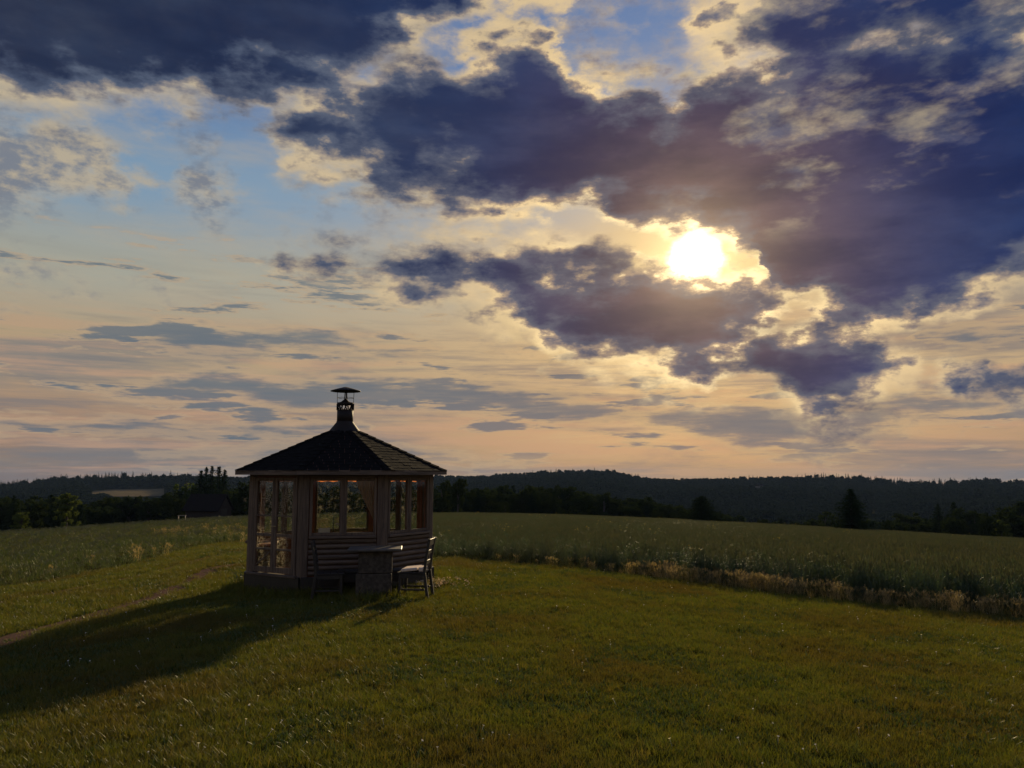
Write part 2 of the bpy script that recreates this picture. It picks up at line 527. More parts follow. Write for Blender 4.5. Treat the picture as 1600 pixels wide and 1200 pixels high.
def glass_mat(name, tint=(0.93, 0.94, 0.92), refl=0.05, specks=False):
    m, n, out = new_mat(name)
    tr = n.node('ShaderNodeBsdfTransparent')
    tr.inputs[0].default_value = tint + (1,)
    gl = n.node('ShaderNodeBsdfGlossy')
    gl.inputs['Roughness'].default_value = 0.03
    gm = n.node('ShaderNodeNewGeometry')
    cosv = n.m('ABSOLUTE', n.vm('DOT_PRODUCT', gm.outputs['Normal'], gm.outputs['Incoming']))
    ms = n.node('ShaderNodeMixShader')
    n.put(ms.inputs[0], n.m('MULTIPLY_ADD', n.m('POWER', n.sub(1.0, cosv), 5.0), 0.9, 0.03))
    n.l.new(tr.outputs[0], ms.inputs[1])
    n.l.new(gl.outputs[0], ms.inputs[2])
    last = ms.outputs[0]
    t = n.node('ShaderNodeTexCoord')
    dirt = n.noise(t.outputs['Object'], 9.0, 6, 0.65)
    di = n.node('ShaderNodeBsdfTranslucent')
    di.inputs[0].default_value = (0.75, 0.68, 0.55, 1)
    df = n.node('ShaderNodeBsdfDiffuse')
    df.inputs[0].default_value = (0.55, 0.5, 0.42, 1)
    dd = n.node('ShaderNodeMixShader')
    dd.inputs[0].default_value = 0.35
    n.l.new(di.outputs[0], dd.inputs[1])
    n.l.new(df.outputs[0], dd.inputs[2])
    fac = n.mul(n.ss(dirt, 0.5, 0.8), 0.10)
    if specks:  # small pale, partly glossy specks in random clusters over the pane
        vo = n.node('ShaderNodeTexVoronoi')
        vo.inputs['Scale'].default_value = 60.0
        n.put(vo.inputs['Vector'], t.outputs['Object'])
        s2 = n.noise(t.outputs['Object'], 5.0, 4, 0.65)
        s = n.mul(n.ss(vo.outputs['Distance'], 0.38, 0.22), n.ss(s2, 0.38, 0.54))
        fac = n.mx(fac, n.mul(s, 0.9))
        sheen = n.node('ShaderNodeBsdfGlossy')
        sheen.inputs['Roughness'].default_value = 0.22
        sheen.inputs[0].default_value = (0.85, 0.80, 0.74, 1)
        bpn = n.node('ShaderNodeBump')
        bpn.inputs['Strength'].default_value = 0.6
        bpn.inputs['Distance'].default_value = 0.004
        n.put(bpn.inputs['Height'], n.noise(t.outputs['Object'], 45.0, 3, 0.6))
        n.l.new(bpn.outputs[0], sheen.inputs['Normal'])
        d2 = n.node('ShaderNodeMixShader')
        d2.inputs[0].default_value = 0.45
        n.l.new(dd.outputs[0], d2.inputs[1])
        n.l.new(sheen.outputs[0], d2.inputs[2])
        dd = d2
    m3 = n.node('ShaderNodeMixShader')
    n.put(m3.inputs[0], fac)
    n.l.new(last, m3.inputs[1])
    n.l.new(dd.outputs[0], m3.inputs[2])
    n.l.new(m3.outputs[0], out.inputs[0])
    return m


def cloth_mat(name, c, trans=0.6):
    m, n, out = new_mat(name)
    t = n.node('ShaderNodeTexCoord')
    f = n.noise(t.outputs['Object'], 60, 2, 0.5)
    cc = n.mixc(f, c + (1,), tuple(q * 0.8 for q in c) + (1,))
    d = n.node('ShaderNodeBsdfDiffuse')
    n.put(d.inputs[0], cc)
    tr = n.node('ShaderNodeBsdfTranslucent')
    n.put(tr.inputs[0], cc)
    ms = n.node('ShaderNodeMixShader')
    ms.inputs[0].default_value = trans
    n.l.new(d.outputs[0], ms.inputs[1])
    n.l.new(tr.outputs[0], ms.inputs[2])
    n.l.new(ms.outputs[0], out.inputs[0])
    return m


def ground_mat(name, cols, scale=0.6, fine=14.0, bump=0.6):
    m, n, out = new_mat(name)
    ge = n.node('ShaderNodeNewGeometry')
    f = n.noise(ge.outputs['Position'], scale, 6, 0.65)
    f2 = n.noise(ge.outputs['Position'], fine, 5, 0.65)
    c = n.ramp(f, [(0.3 + 0.4 * i / max(1, len(cols) - 1), q + (1,)) for i, q in enumerate(cols)], 'LINEAR')
    c = n.mixc(n.mul(n.ss(f2, 0.4, 0.7), 0.5), c, tuple(0.5 * q for q in cols[0]) + (1,))
    b = n.node('ShaderNodeBsdfPrincipled')
    n.put(b.inputs['Base Color'], c)
    b.inputs['Roughness'].default_value = 0.95
    b.inputs['Specular IOR Level'].default_value = 0.0
    bp = n.node('ShaderNodeBump')
    bp.inputs['Strength'].default_value = bump
    bp.inputs['Distance'].default_value = 0.04
    n.put(bp.inputs['Height'], f2)
    n.l.new(bp.outputs[0], b.inputs['Normal'])
    n.l.new(b.outputs[0], out.inputs[0])
    return m


M = {}
M['wood'] = wood_mat('weathered_wood', (0.195, 0.130, 0.086), (0.066, 0.044, 0.031), axis='z')
M['wood_x'] = wood_mat('weathered_wood_boards', (0.195, 0.134, 0.092), (0.066, 0.046, 0.034), axis='x')
M['inner'] = wood_mat('red_brown_inner_wood', (0.34, 0.105, 0.040), (0.20, 0.055, 0.022), axis='z', rough=0.6)
M['inner_x'] = wood_mat('red_brown_inner_boards', (0.34, 0.105, 0.040), (0.20, 0.055, 0.022), axis='x', rough=0.6)
M['dark_wood'] = wood_mat('dark_stained_wood', (0.026, 0.020, 0.017), (0.014, 0.011, 0.010), axis='z', rough=0.5)
M['bench_wood'] = wood_mat('grey_bench_wood', (0.050, 0.038, 0.030), (0.026, 0.020, 0.016), axis='x')
M['barn_wood'] = wood_mat('brown_barn_wood', (0.026, 0.014, 0.010), (0.015, 0.009, 0.007), axis='z', scale=0.4)
M['barn_roof'] = plain_mat('barn_roof_tiles', (0.014, 0.010, 0.009), (0.010, 0.007, 0.006), rough=0.9, scale=2.0)
M['shingle'] = plain_mat('dark_felt_shingles', (0.014, 0.013, 0.013), (0.008, 0.008, 0.008), rough=0.97, scale=9.0, bump=0.4)
M['metal'] = plain_mat('black_sheet_metal', (0.016, 0.014, 0.013), (0.026, 0.016, 0.012), rough=0.7, metal=0.2, scale=8.0)
M['concrete'] = plain_mat('rough_concrete', (0.095, 0.078, 0.062), (0.046, 0.038, 0.031), rough=0.95, scale=18.0, bump=0.6)
M['stone_top'] = plain_mat('stone_slab', (0.11, 0.094, 0.080), (0.065, 0.056, 0.048), rough=0.55, scale=9.0, bump=0.2)
M['cream'] = plain_mat('cream_cloth', (0.72, 0.58, 0.47), (0.62, 0.49, 0.39), rough=0.9, scale=25.0, bump=0.2)
M['box'] = plain_mat('pale_card', (0.55, 0.43, 0.32), (0.46, 0.36, 0.26), rough=0.8, scale=10.0)
M['bottle'] = plain_mat('dark_bottle_glass', (0.02, 0.022, 0.018), (0.03, 0.03, 0.02), rough=0.15, scale=4.0)
M['white_wood'] = plain_mat('pale_painted_wood', (0.13, 0.125, 0.115), (0.10, 0.095, 0.085), rough=0.7, scale=4.0)
M['brass'] = plain_mat('dull_brass', (0.40, 0.30, 0.16), (0.30, 0.22, 0.12), rough=0.35, metal=0.9)
M['glass'] = glass_mat('window_glass')
M['glass_specked'] = glass_mat('specked_door_glass', specks=True)
M['jar'] = glass_mat('jar_glass', tint=(0.85, 0.9, 0.86))
M['curtain'] = cloth_mat('beige_curtain_cloth', (0.78, 0.60, 0.43), 0.75)
M['valance'] = cloth_mat('orange_valance_cloth', (0.85, 0.27, 0.08), 0.7)
M['bark'] = wood_mat('tree_bark', (0.075, 0.058, 0.042), (0.04, 0.03, 0.022), axis='z', scale=0.3)
M['ground'] = ground_mat('turf_soil', [(0.030, 0.030, 0.010), (0.045, 0.044, 0.013), (0.055, 0.046, 0.018)], 0.5, 11.0)
M['dirt'] = ground_mat('bare_dirt', [(0.10, 0.060, 0.042), (0.135, 0.085, 0.06), (0.06, 0.038, 0.026)], 2.2, 16.0)
M['far_field'] = ground_mat('ripe_field', [(0.17, 0.135, 0.072), (0.14, 0.11, 0.06), (0.18, 0.14, 0.08)], 0.02, 0.3, 0.1)
M['lawn'] = leaf_mat('lawn_blades', [(0.078, 0.108, 0.016), (0.132, 0.134, 0.021), (0.104, 0.122, 0.018), (0.178, 0.138, 0.032)],
                     trans=0.40, gloss=0.015, patch=(0.112, 0.078, 0.020), patch_scale=0.35)
M['clover'] = leaf_mat('clover_leaves', [(0.048, 0.078, 0.014), (0.066, 0.090, 0.018)], trans=0.3, gloss=0.03)
M['meadow'] = leaf_mat('meadow_grass', [(0.060, 0.085, 0.020), (0.090, 0.098, 0.024), (0.052, 0.080, 0.024), (0.15, 0.12, 0.05)],
                       trans=0.40, gloss=0.03, patch=(0.055, 0.085, 0.032), patch_scale=0.11)
M['crop'] = leaf_mat('green_grain', [(0.056, 0.102, 0.058), (0.076, 0.116, 0.064), (0.064, 0.108, 0.064), (0.098, 0.114, 0.060)],
                     trans=0.48, gloss=0.03, patch=(0.085, 0.080, 0.040), patch_scale=0.09, tint=1.0)
M['ear'] = leaf_mat('grain_ears', [(0.11, 0.115, 0.065), (0.085, 0.105, 0.06), (0.135, 0.125, 0.07)], trans=0.25, gloss=0.02, tint=1.0)
M['dry'] = leaf_mat('dry_grass', [(0.37, 0.275, 0.14), (0.46, 0.35, 0.19), (0.24, 0.20, 0.09), (0.40, 0.29, 0.15)], trans=0.58, gloss=0.02, tint=1.05)
M['weed'] = leaf_mat('weed_leaves', [(0.035, 0.060, 0.016), (0.05, 0.075, 0.02)], trans=0.3)
M['petal'] = leaf_mat('white_petals', [(0.78, 0.76, 0.72), (0.70, 0.66, 0.62)], trans=0.35, gloss=0.02, tint=1.0)
M['pink'] = leaf_mat('pale_pink_petals', [(0.62, 0.42, 0.38), (0.70, 0.58, 0.46), (0.5, 0.3, 0.24)], trans=0.4, gloss=0.02, tint=1.0)
M['yellow'] = leaf_mat('yellow_blossom', [(0.62, 0.47, 0.06), (0.52, 0.42, 0.08)], trans=0.4, gloss=0.02, tint=1.0)
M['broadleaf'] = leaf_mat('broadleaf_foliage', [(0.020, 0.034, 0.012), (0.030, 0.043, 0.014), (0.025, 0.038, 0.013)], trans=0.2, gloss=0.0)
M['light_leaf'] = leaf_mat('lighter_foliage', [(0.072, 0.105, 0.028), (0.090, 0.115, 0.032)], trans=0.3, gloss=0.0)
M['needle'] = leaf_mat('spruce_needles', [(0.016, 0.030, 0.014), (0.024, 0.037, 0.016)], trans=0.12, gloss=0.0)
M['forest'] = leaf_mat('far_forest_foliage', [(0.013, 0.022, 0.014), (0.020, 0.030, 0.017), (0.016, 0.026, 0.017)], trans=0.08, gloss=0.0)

# ------------------------------------------------------------------ mesh helpers


class MB:
    def __init__(s):
        s.v = []
        s.f = []

    def quad_grid(s, fn, nu, nv):
        b = len(s.v)
        for i in range(nu + 1):
            for j in range(nv + 1):
                s.v.append(tuple(fn(i / nu, j / nv)))
        for i in range(nu):
            for j in range(nv):
                a = b + i * (nv + 1) + j
                s.f.append((a, a + nv + 1, a + nv + 2, a + 1))

    def box(s, c, d, rot=None):
        b = len(s.v)
        for dx in (-.5, .5):
            for dy in (-.5, .5):
                for dz in (-.5, .5):
                    p = Vector((dx * d[0], dy * d[1], dz * d[2]))
                    if rot is not None:
                        p = rot @ p
                    s.v.append((p.x + c[0], p.y + c[1], p.z + c[2]))
        for q in ((0, 1, 3, 2), (4, 6, 7, 5), (0, 4, 5, 1), (2, 3, 7, 6), (0, 2, 6, 4), (1, 5, 7, 3)):
            s.f.append(tuple(b + i for i in q))

    def bar(s, p, q, w, h=None, up=(0, 0, 1)):
        """a straight bar of rectangular section from p to q"""
        p, q = Vector(p), Vector(q)
        h = h or w
        z = (q - p)
        ln = z.length
        z.normalize()
        u = Vector(up)
        if abs(z.dot(u)) > 0.98:
            u = Vector((0, 1, 0))
        x = u.cross(z).normalized()
        y = z.cross(x)
        rot = Matrix((x, y, z)).transposed()
        s.box((p + q) / 2, (w, h, ln), rot)

    def tube(s, pts, rad, n=8, cap=True):
        pts = [Vector(p) for p in pts]
        rad = rad if hasattr(rad, '__len__') else [rad] * len(pts)
        b = len(s.v)
        for i, p in enumerate(pts):
            t = (pts[min(i + 1, len(pts) - 1)] - pts[max(i - 1, 0)]).normalized()
            u = Vector((1, 0, 0)) if abs(t.x) < 0.9 else Vector((0, 1, 0))
            x = u.cross(t).normalized()
            y = t.cross(x)
            for k in range(n):
                a = 2 * math.pi * k / n
                q = p + (x * math.cos(a) + y * math.sin(a)) * rad[i]
                s.v.append(tuple(q))
        for i in range(len(pts) - 1):
            for k in range(n):
                k2 = (k + 1) % n
                s.f.append((b + i * n + k, b + i * n + k2, b + (i + 1) * n + k2, b + (i + 1) * n + k))
        if cap:
            s.f.append(tuple(b + k for k in reversed(range(n))))
            s.f.append(tuple(b + (len(pts) - 1) * n + k for k in range(n)))

    def lathe(s, prof, n=16, a0=0.0, close=False):
        """profile [(r, z)...] turned round the z axis"""
        b = len(s.v)
        k = len(prof)
        for i in range(n):
            a = a0 + 2 * math.pi * i / n
            for r, z in prof:
                s.v.append((r * math.cos(a), r * math.sin(a), z))
        for i in range(n):
            i2 = (i + 1) % n
            for j in range(k if close else k - 1):
                j2 = (j + 1) % k
                s.f.append((b + i * k + j, b + i2 * k + j, b + i2 * k + j2, b + i * k + j2))

    def prism(s, poly, z0, z1):
        b = len(s.v)
        n = len(poly)
        for x, y in poly:
            s.v.append((x, y, z0))
        for x, y in poly:
            s.v.append((x, y, z1))
        for i in range(n):
            j = (i + 1) % n
            s.f.append((b + i, b + j, b + n + j, b + n + i))
        s.f.append(tuple(b + i for i in reversed(range(n))))
        s.f.append(tuple(b + n + i for i in range(n)))

    def mesh(s, name, mat, bevel=0.0, smooth=False):
        me = bpy.data.meshes.new(name)
        me.from_pydata(s.v, [], s.f)
        bm = bmesh.new()
        bm.from_mesh(me)
        bmesh.ops.recalc_face_normals(bm, faces=bm.faces)
        if bevel:
            bmesh.ops.bevel(bm, geom=[e for e in bm.edges if len(e.link_faces) == 2 and e.calc_face_angle(0) > 0.6],
                            offset=bevel, segments=1, affect='EDGES', clamp_overlap=True)
        bm.to_mesh(me)
        bm.free()
        if smooth:
            me.polygons.foreach_set('use_smooth', [True] * len(me.polygons))
        for q in (mat if isinstance(mat, (list, tuple)) else [mat]):
            me.materials.append(q)
        me.update()
        return me

    def build(s, name, mat, parent=None, bevel=0.0, smooth=False, loc=None, rz=0.0):
        return link(name, s.mesh(name, mat, bevel, smooth), parent, loc, rz)


def link(name, me, parent=None, loc=None, rz=0.0):
    o = bpy.data.objects.new(name, me)
    COL.objects.link(o)
    if parent is not None:
        o.parent = parent
    if loc is not None:
        o.location = loc
    if rz:
        o.rotation_euler = (0, 0, rz)
    return o


def tag(o, label=None, cat=None, group=None, kind=None):
    for k, v in (('label', label), ('category', cat), ('group', group), ('kind', kind)):
        if v:
            o[k] = v
    return o


def thing(name, label, cat, loc=(0, 0, 0), rz=0.0, group=None):
    o = bpy.data.objects.new(name, None)
    o.empty_display_size = 0.2
    COL.objects.link(o)
    o.location = loc
    o.rotation_euler = (0, 0, rz)
    return tag(o, label, cat, group)


def copy_tree(o, parent=None):
    c = o.copy()
    COL.objects.link(c)
    if parent is not None:
        c.parent = parent
    for ch in list(o.children):
        copy_tree(ch, c)
    return c


def np_mesh(name, V, Fc, mats, midx=None, smooth=False):
    """mesh from arrays; Fc = list of arrays (n,3) / (n,4)"""
    me = bpy.data.meshes.new(name)
    V = np.asarray(V, dtype=np.float32)
    me.vertices.add(len(V))
    me.vertices.foreach_set('co', V.ravel())
    loops = np.concatenate([f.ravel() for f in Fc]).astype(np.int32)
    tot = np.concatenate([np.full(len(f), f.shape[1]) for f in Fc]).astype(np.int32)
    me.loops.add(len(loops))
    me.loops.foreach_set('vertex_index', loops)
    me.polygons.add(len(tot))
    me.polygons.foreach_set('loop_start', np.concatenate([[0], np.cumsum(tot)[:-1]]).astype(np.int32))
    for q in (mats if isinstance(mats, (list, tuple)) else [mats]):
        me.materials.append(q)
    if midx is not None:
        me.polygons.foreach_set('material_index', np.asarray(midx, dtype=np.int32))
    if smooth:
        me.polygons.foreach_set('use_smooth', [True] * len(tot))
    me.update(calc_edges=True)
    me.validate()
    return me


# numpy value noise
_perm = rng.random((256, 256))


def vnoise(x, y, s, o=0):
    x = np.asarray(x) * s + 31.7 * o + 1000
    y = np.asarray(y) * s + 17.3 * o + 1000
    xi = np.floor(x).astype(int)
    yi = np.floor(y).astype(int)
    fx = x - xi
    fy = y - yi
    fx = fx * fx * (3 - 2 * fx)
    fy = fy * fy * (3 - 2 * fy)
    p = lambda a, b: _perm[(xi + a) & 255, (yi + b) & 255]
    return (p(0, 0) * (1 - fx) + p(1, 0) * fx) * (1 - fy) + (p(0, 1) * (1 - fx) + p(1, 1) * fx) * fy


def fbm2(x, y, s, o=0, n=4):
    t = 0
    a = 0.5
    for i in range(n):
        t = t + a * vnoise(x, y, s * 2 ** i, o + i)
        a *= 0.5
    return t


def sstep(x, a, b):
    t = np.clip((x - a) / (b - a), 0, 1)
    return t * t * (3 - 2 * t)


# ------------------------------------------------------------------ terrain
RE = 115.0           # distance of the brow of the field
BQ = 8.5e-5
_edge = [(-700, 862), (-300, 850), (0, 834), (120, 827), (250, 817), (390, 809), (540, 805), (700, 804), (830, 806), (960, 811), (1100, 818),
         (1220, 825), (1330, 832), (1450, 839), (1600, 849), (1900, 860), (2300, 868)]
_ridge = [(-700, 760), (-200, 757), (0, 754), (60, 748), (130, 743), (180, 740), (260, 739), (340, 738), (400, 740), (560, 743), (690, 742),
          (740, 738), (790, 734), (880, 733), (955, 733), (985, 739), (1010, 743), (1100, 742), (1300, 742), (1350, 745), (1400, 749),
          (1450, 750), (1520, 747), (1600, 749), (1900, 752), (2300, 752)]


def dep_table(tab):
    az, tn = [], []
    for x, y in tab:
        d = ray(x, y)
        az.append(math.atan2(d.x, d.y))
        tn.append(-d.z / math.hypot(d.x, d.y))
    return np.array(az), np.array(tn)


EAZ, EDEP = dep_table(_edge)
RAZ, RDEP = dep_table(_ridge)
RR = 1000.0


def edge_dep(az):
    e = 0
    for k in (-0.05, -0.025, 0, 0.025, 0.05):
        e = e + np.interp(az + k, EAZ, EDEP)
    return e / 5


def terr(x, y, lumps=True):
    x = np.asarray(x, dtype=float)
    y = np.asarray(y, dtype=float)
    r = np.hypot(x, y)
    az = np.arctan2(x, y)
    e = edge_dep(az)
    a = e - EYE / RE - BQ * RE
    zf = -(a * r + BQ * r * r)
    if lumps:
        zf = zf + (fbm2(x, y, 0.35, 3, 3) - 0.44) * 0.07 * sstep(r, 2, 9)
    zr = EYE - np.interp(az, RAZ, RDEP) * RR - 13.0
    valley = -36.0 + (fbm2(x, y, 0.006, 9, 3) - 0.44) * 10
    k1 = sstep(r, RE, RE + 190)
    z = zf * (1 - k1) + valley * k1
    k2 = np.clip((r - 330) / (RR - 330), 0, 1) ** 1.15
    z = z * (1 - k2) + zr * k2
    k3 = np.clip((r - RR) / 2500, 0, 1)
    return z - 40 * k3


def T(x, y):
    return float(terr(x, y))


def hit(px, py, rmax=110):
    """where the sight line through a photo point meets the ground"""
    d = ray(px, py)
    h = math.hypot(d.x, d.y)
    lo = None
    for r in np.geomspace(2.0, rmax, 700):
        x, y = d.x / h * r, d.y / h * r
        if EYE + d.z / h * r <= T(x, y):
            return Vector((x, y, T(x, y)))
    return Vector((d.x / h * rmax, d.y / h * rmax, T(d.x / h * rmax, d.y / h * rmax)))


def at(px, r):
    """ground point at distance r along the photo column px (near the horizon)"""
    d = ray(px, 790)
    h = math.hypot(d.x, d.y)
    x, y = d.x / h * r, d.y / h * r
    return Vector((x, y, T(x, y)))


def z_at(py, r, px=800):
    d = ray(px, py)
    return EYE + d.z / math.hypot(d.x, d.y) * r


az = np.unique(np.concatenate([np.linspace(-math.pi, math.pi, 97), np.linspace(-R_(50), R_(50), 241)]))[:-1]
rr = np.concatenate([[0.0], np.geomspace(0.4, 30, 90), np.geomspace(31, 150, 70), np.geomspace(153, 4000, 80)])
AZ, RG = np.meshgrid(az, rr, indexing='ij')
X, Y = RG * np.sin(AZ), RG * np.cos(AZ)
Z = terr(X, Y)
na, nr = AZ.shape
idx = np.arange(na * nr).reshape(na, nr)
i2 = np.roll(idx, -1, axis=0)
q = np.stack([idx[:, :-1], idx[:, 1:], i2[:, 1:], i2[:, :-1]], -1).reshape(-1, 4)
V = np.stack([X, Y, Z], -1).reshape(-1, 3)
ground = link('ground', np_mesh('ground', V, [q], M['ground'], smooth=True))
tag(ground, 'grassy knoll falling away to a wooded valley and hills', kind='structure')

# ------------------------------------------------------------------ mowing line, track
right_edge = [hit(x, y) for x, y in ((1600, 968), (1450, 955), (1300, 940), (1200, 928), (1100, 914), (1000, 902), (900, 890), (800, 881), (690, 873))]
left_edge = [hit(x, y) for x, y in ((0, 920), (80, 908), (150, 895), (210, 882), (260, 868), (310, 856), (350, 850), (388, 846))]
d0 = (right_edge[0] - right_edge[1]).normalized()
d1 = (left_edge[0] - left_edge[1]).normalized()
far_r = right_edge[0] + d0 * 22
far_l = left_edge[0] + d1 * 22
MOW = [(far_l.x, far_l.y)] + [(p.x, p.y) for p in left_edge] + [(p.x, p.y) for p in reversed(right_edge)] + [(far_r.x, far_r.y), (20, -8), (-24, -8)]
MOW = np.array(MOW)


def inside(x, y, poly):
    r = np.zeros(x.shape, bool)
    j = len(poly) - 1
    for i in range(len(poly)):
        xi, yi = poly[i]
        xj, yj = poly[j]
        c = ((yi > y) != (yj > y)) & (x < (xj - xi) * (y - yi) / (yj - yi + 1e-12) + xi)
        r ^= c
        j = i
    return r


def dist_poly(x, y, pts):
    d = np.full(x.shape, 1e9)
    for (ax, ay), (bx, by) in zip(pts[:-1], pts[1:]):
        vx, vy = bx - ax, by - ay
        t = np.clip(((x - ax) * vx + (y - ay) * vy) / (vx * vx + vy * vy), 0, 1)
        d = np.minimum(d, np.hypot(x - ax - t * vx, y - ay - t * vy))
    return d


rut_a = [hit(x, y) for x, y in ((0, 1004), (40, 990), (105, 973), (140, 965), (184, 951), (223, 938), (262, 925), (290, 910), (341, 886), (386, 880))]
rut_b = [hit(x, y) for x, y in ((0, 942), (36, 936), (82, 927), (150, 913), (220, 900), (283, 883), (333, 869), (378, 861))]
da = (rut_a[0] - rut_a[1]).normalized()
rut_a = [rut_a[0] + da * 9, rut_a[0] + da * 4] + rut_a
db = (rut_b[0] - rut_b[1]).normalized()
rut_b = [rut_b[0] + db * 9] + rut_b
RA = [(p.x, p.y) for p in rut_a]
RB = [(p.x, p.y) for p in rut_b]
REDGE = [(p.x, p.y) for p in [far_r] + right_edge]
LEDGE = [(p.x, p.y) for p in [far_l] + left_edge]


def strip(name, pts, w0, seed):
    P_ = [Vector((a, b, 0)) for a, b in pts]
    ln = [0]
    for a, b in zip(P_[:-1], P_[1:]):
        ln.append(ln[-1] + (b - a).length)
    n = int(ln[-1] / 0.16)
    s = np.linspace(0, ln[-1], n)
    x = np.interp(s, ln, [p.x for p in P_])
    y = np.interp(s, ln, [p.y for p in P_])
    ker = np.ones(9) / 9
    x = np.convolve(np.pad(x, 4, mode='edge'), ker, 'valid')
    y = np.convolve(np.pad(y, 4, mode='edge'), ker, 'valid')
    tx, ty = np.gradient(x), np.gradient(y)
    l = np.hypot(tx, ty) + 1e-9
    nx, ny = -ty / l, tx / l
    Vv = []
    K = 7
    wl = w0 * (0.35 + 1.2 * fbm2(s, s * 0 + seed, 0.9, seed))
    wr = w0 * (0.35 + 1.2 * fbm2(s, s * 0 + seed + 9, 0.9, seed + 4))
    for k in range(K):
        t = k / (K - 1) * 2 - 1
        w = np.where(t < 0, wl, wr) * t
        px, py = x + nx * w, y + ny * w
        pz = terr(px, py) + 0.006 - 0.008 * abs(t) ** 3 + (fbm2(px, py, 5.0, 2, 3) - 0.44) * 0.03 * (1 - abs(t) ** 2)
        Vv.append(np.stack([px, py, pz], -1))
    Vv = np.stack(Vv, 1)
    id_ = np.arange(n * K).reshape(n, K)
    q_ = np.stack([id_[:-1, :-1], id_[1:, :-1], id_[1:, 1:], id_[:-1, 1:]], -1).reshape(-1, 4)
    o = link(name, np_mesh(name, Vv.reshape(-1, 3), [q_], M['dirt'], smooth=True))
    return o


tag(strip('dirt_track', RA, 0.30, 1), 'bare dirt wheel rut curving over the lawn to the hut', kind='structure')
tag(strip('dirt_track', RB, 0.16, 5), 'fainter second wheel rut beside the tall grass', kind='structure')

# ------------------------------------------------------------------ scattered vegetation (geometry nodes)


def scatter(name, pts, rot, scl, idx, protos, label):
    me = bpy.data.meshes.new(name)
    n = len(pts)
    scl = np.asarray(scl, dtype=float)
    if scl.ndim == 1:
        scl = np.repeat(scl[:, None], 3, 1)
    me.vertices.add(n)
    me.vertices.foreach_set('co', np.asarray(pts, dtype=np.float32).ravel())
    for nm, typ, arr, key in (('rot', 'FLOAT_VECTOR', rot, 'vector'), ('scl', 'FLOAT_VECTOR', scl, 'vector'), ('pick', 'INT', idx, 'value')):
        a = me.attributes.new(nm, typ, 'POINT')
        a.data.foreach_set(key, np.asarray(arr, dtype=np.int32 if typ == 'INT' else np.float32).ravel())
    o = link(name, me)
    pc = bpy.data.collections.new(name + '_kinds')
    for i, pm in enumerate(protos):
        po = bpy.data.objects.new('%s_kind_%02d' % (name, i), pm)
        pc.objects.link(po)
    nt = bpy.data.node_groups.new(name + '_nodes', 'GeometryNodeTree')
    nt.interface.new_socket('Geometry', in_out='INPUT', socket_type='NodeSocketGeometry')
    nt.interface.new_socket('Geometry', in_out='OUTPUT', socket_type='NodeSocketGeometry')
    gi = nt.nodes.new('NodeGroupInput')
    go = nt.nodes.new('NodeGroupOutput')
    ip = nt.nodes.new('GeometryNodeInstanceOnPoints')
    ci = nt.nodes.new('GeometryNodeCollectionInfo')
    ci.inputs['Collection'].default_value = pc
    ci.inputs['Separate Children'].default_value = True
    ci.inputs['Reset Children'].default_value = True
    ip.inputs['Pick Instance'].default_value = True

    def attr(nm, dt):
        a = nt.nodes.new('GeometryNodeInputNamedAttribute')
        a.data_type = dt
        a.inputs['Name'].default_value = nm
        return a.outputs['Attribute']
    nt.links.new(gi.outputs[0], ip.inputs['Points'])
    nt.links.new(ci.outputs[0], ip.inputs['Instance'])
    nt.links.new(attr('pick', 'INT'), ip.inputs['Instance Index'])
    e2r = nt.nodes.new('FunctionNodeEulerToRotation')
    nt.links.new(attr('rot', 'FLOAT_VECTOR'), e2r.inputs[0])
    nt.links.new(e2r.outputs[0], ip.inputs['Rotation'])
    nt.links.new(attr('scl', 'FLOAT_VECTOR'), ip.inputs['Scale'])
    nt.links.new(ip.outputs[0], go.inputs[0])
    md = o.modifiers.new('scatter', 'NODES')
    md.node_group = nt
    tag(o, label, kind='stuff')
    return o


def blades(n, h, spread, w, lean=0.5, seg=3, seed=0, hv=0.5):
    """tuft of n curved tapering blades -> V, quads, tris"""
    r = np.random.default_rng(seed)
    V_, Q_, T_ = [], [], []
    for i in range(n):
        a = r.uniform(0, 2 * math.pi)
        rad = spread * math.sqrt(r.random())
        bx, by = rad * math.cos(a), rad * math.sin(a)
        az_ = r.uniform(0, 2 * math.pi)
        hh = h * (1 - hv * r.random())
        ln = lean * hh * r.uniform(0.2, 1.1)
        ww = w * r.uniform(0.7, 1.3)
        fa = az_ + math.pi / 2 + r.normal(0, 0.5)
        cx, cy = math.cos(fa) * ww / 2, math.sin(fa) * ww / 2
        b = len(V_)
        for s in range(seg):
            t = s / seg
            k = 1 - t * 0.75
            x = bx + math.cos(az_) * ln * t * t
            y = by + math.sin(az_) * ln * t * t
            z = hh * (t - 0.18 * t * t) - 0.01
            V_.append((x - cx * k, y - cy * k, z))
            V_.append((x + cx * k, y + cy * k, z))
        V_.append((bx + math.cos(az_) * ln, by + math.sin(az_) * ln, hh * 0.82))
        for s in range(seg - 1):
            Q_.append((b + 2 * s, b + 2 * s + 1, b + 2 * s + 3, b + 2 * s + 2))
        T_.append((b + 2 * seg - 2, b + 2 * seg - 1, b + 2 * seg))
    return V_, Q_, T_


def tuft_mesh(name, mat, *a, **k):
    V_, Q_, T_ = blades(*a, **k)
    return np_mesh(name, V_, [np.array(Q_), np.array(T_)], mat)


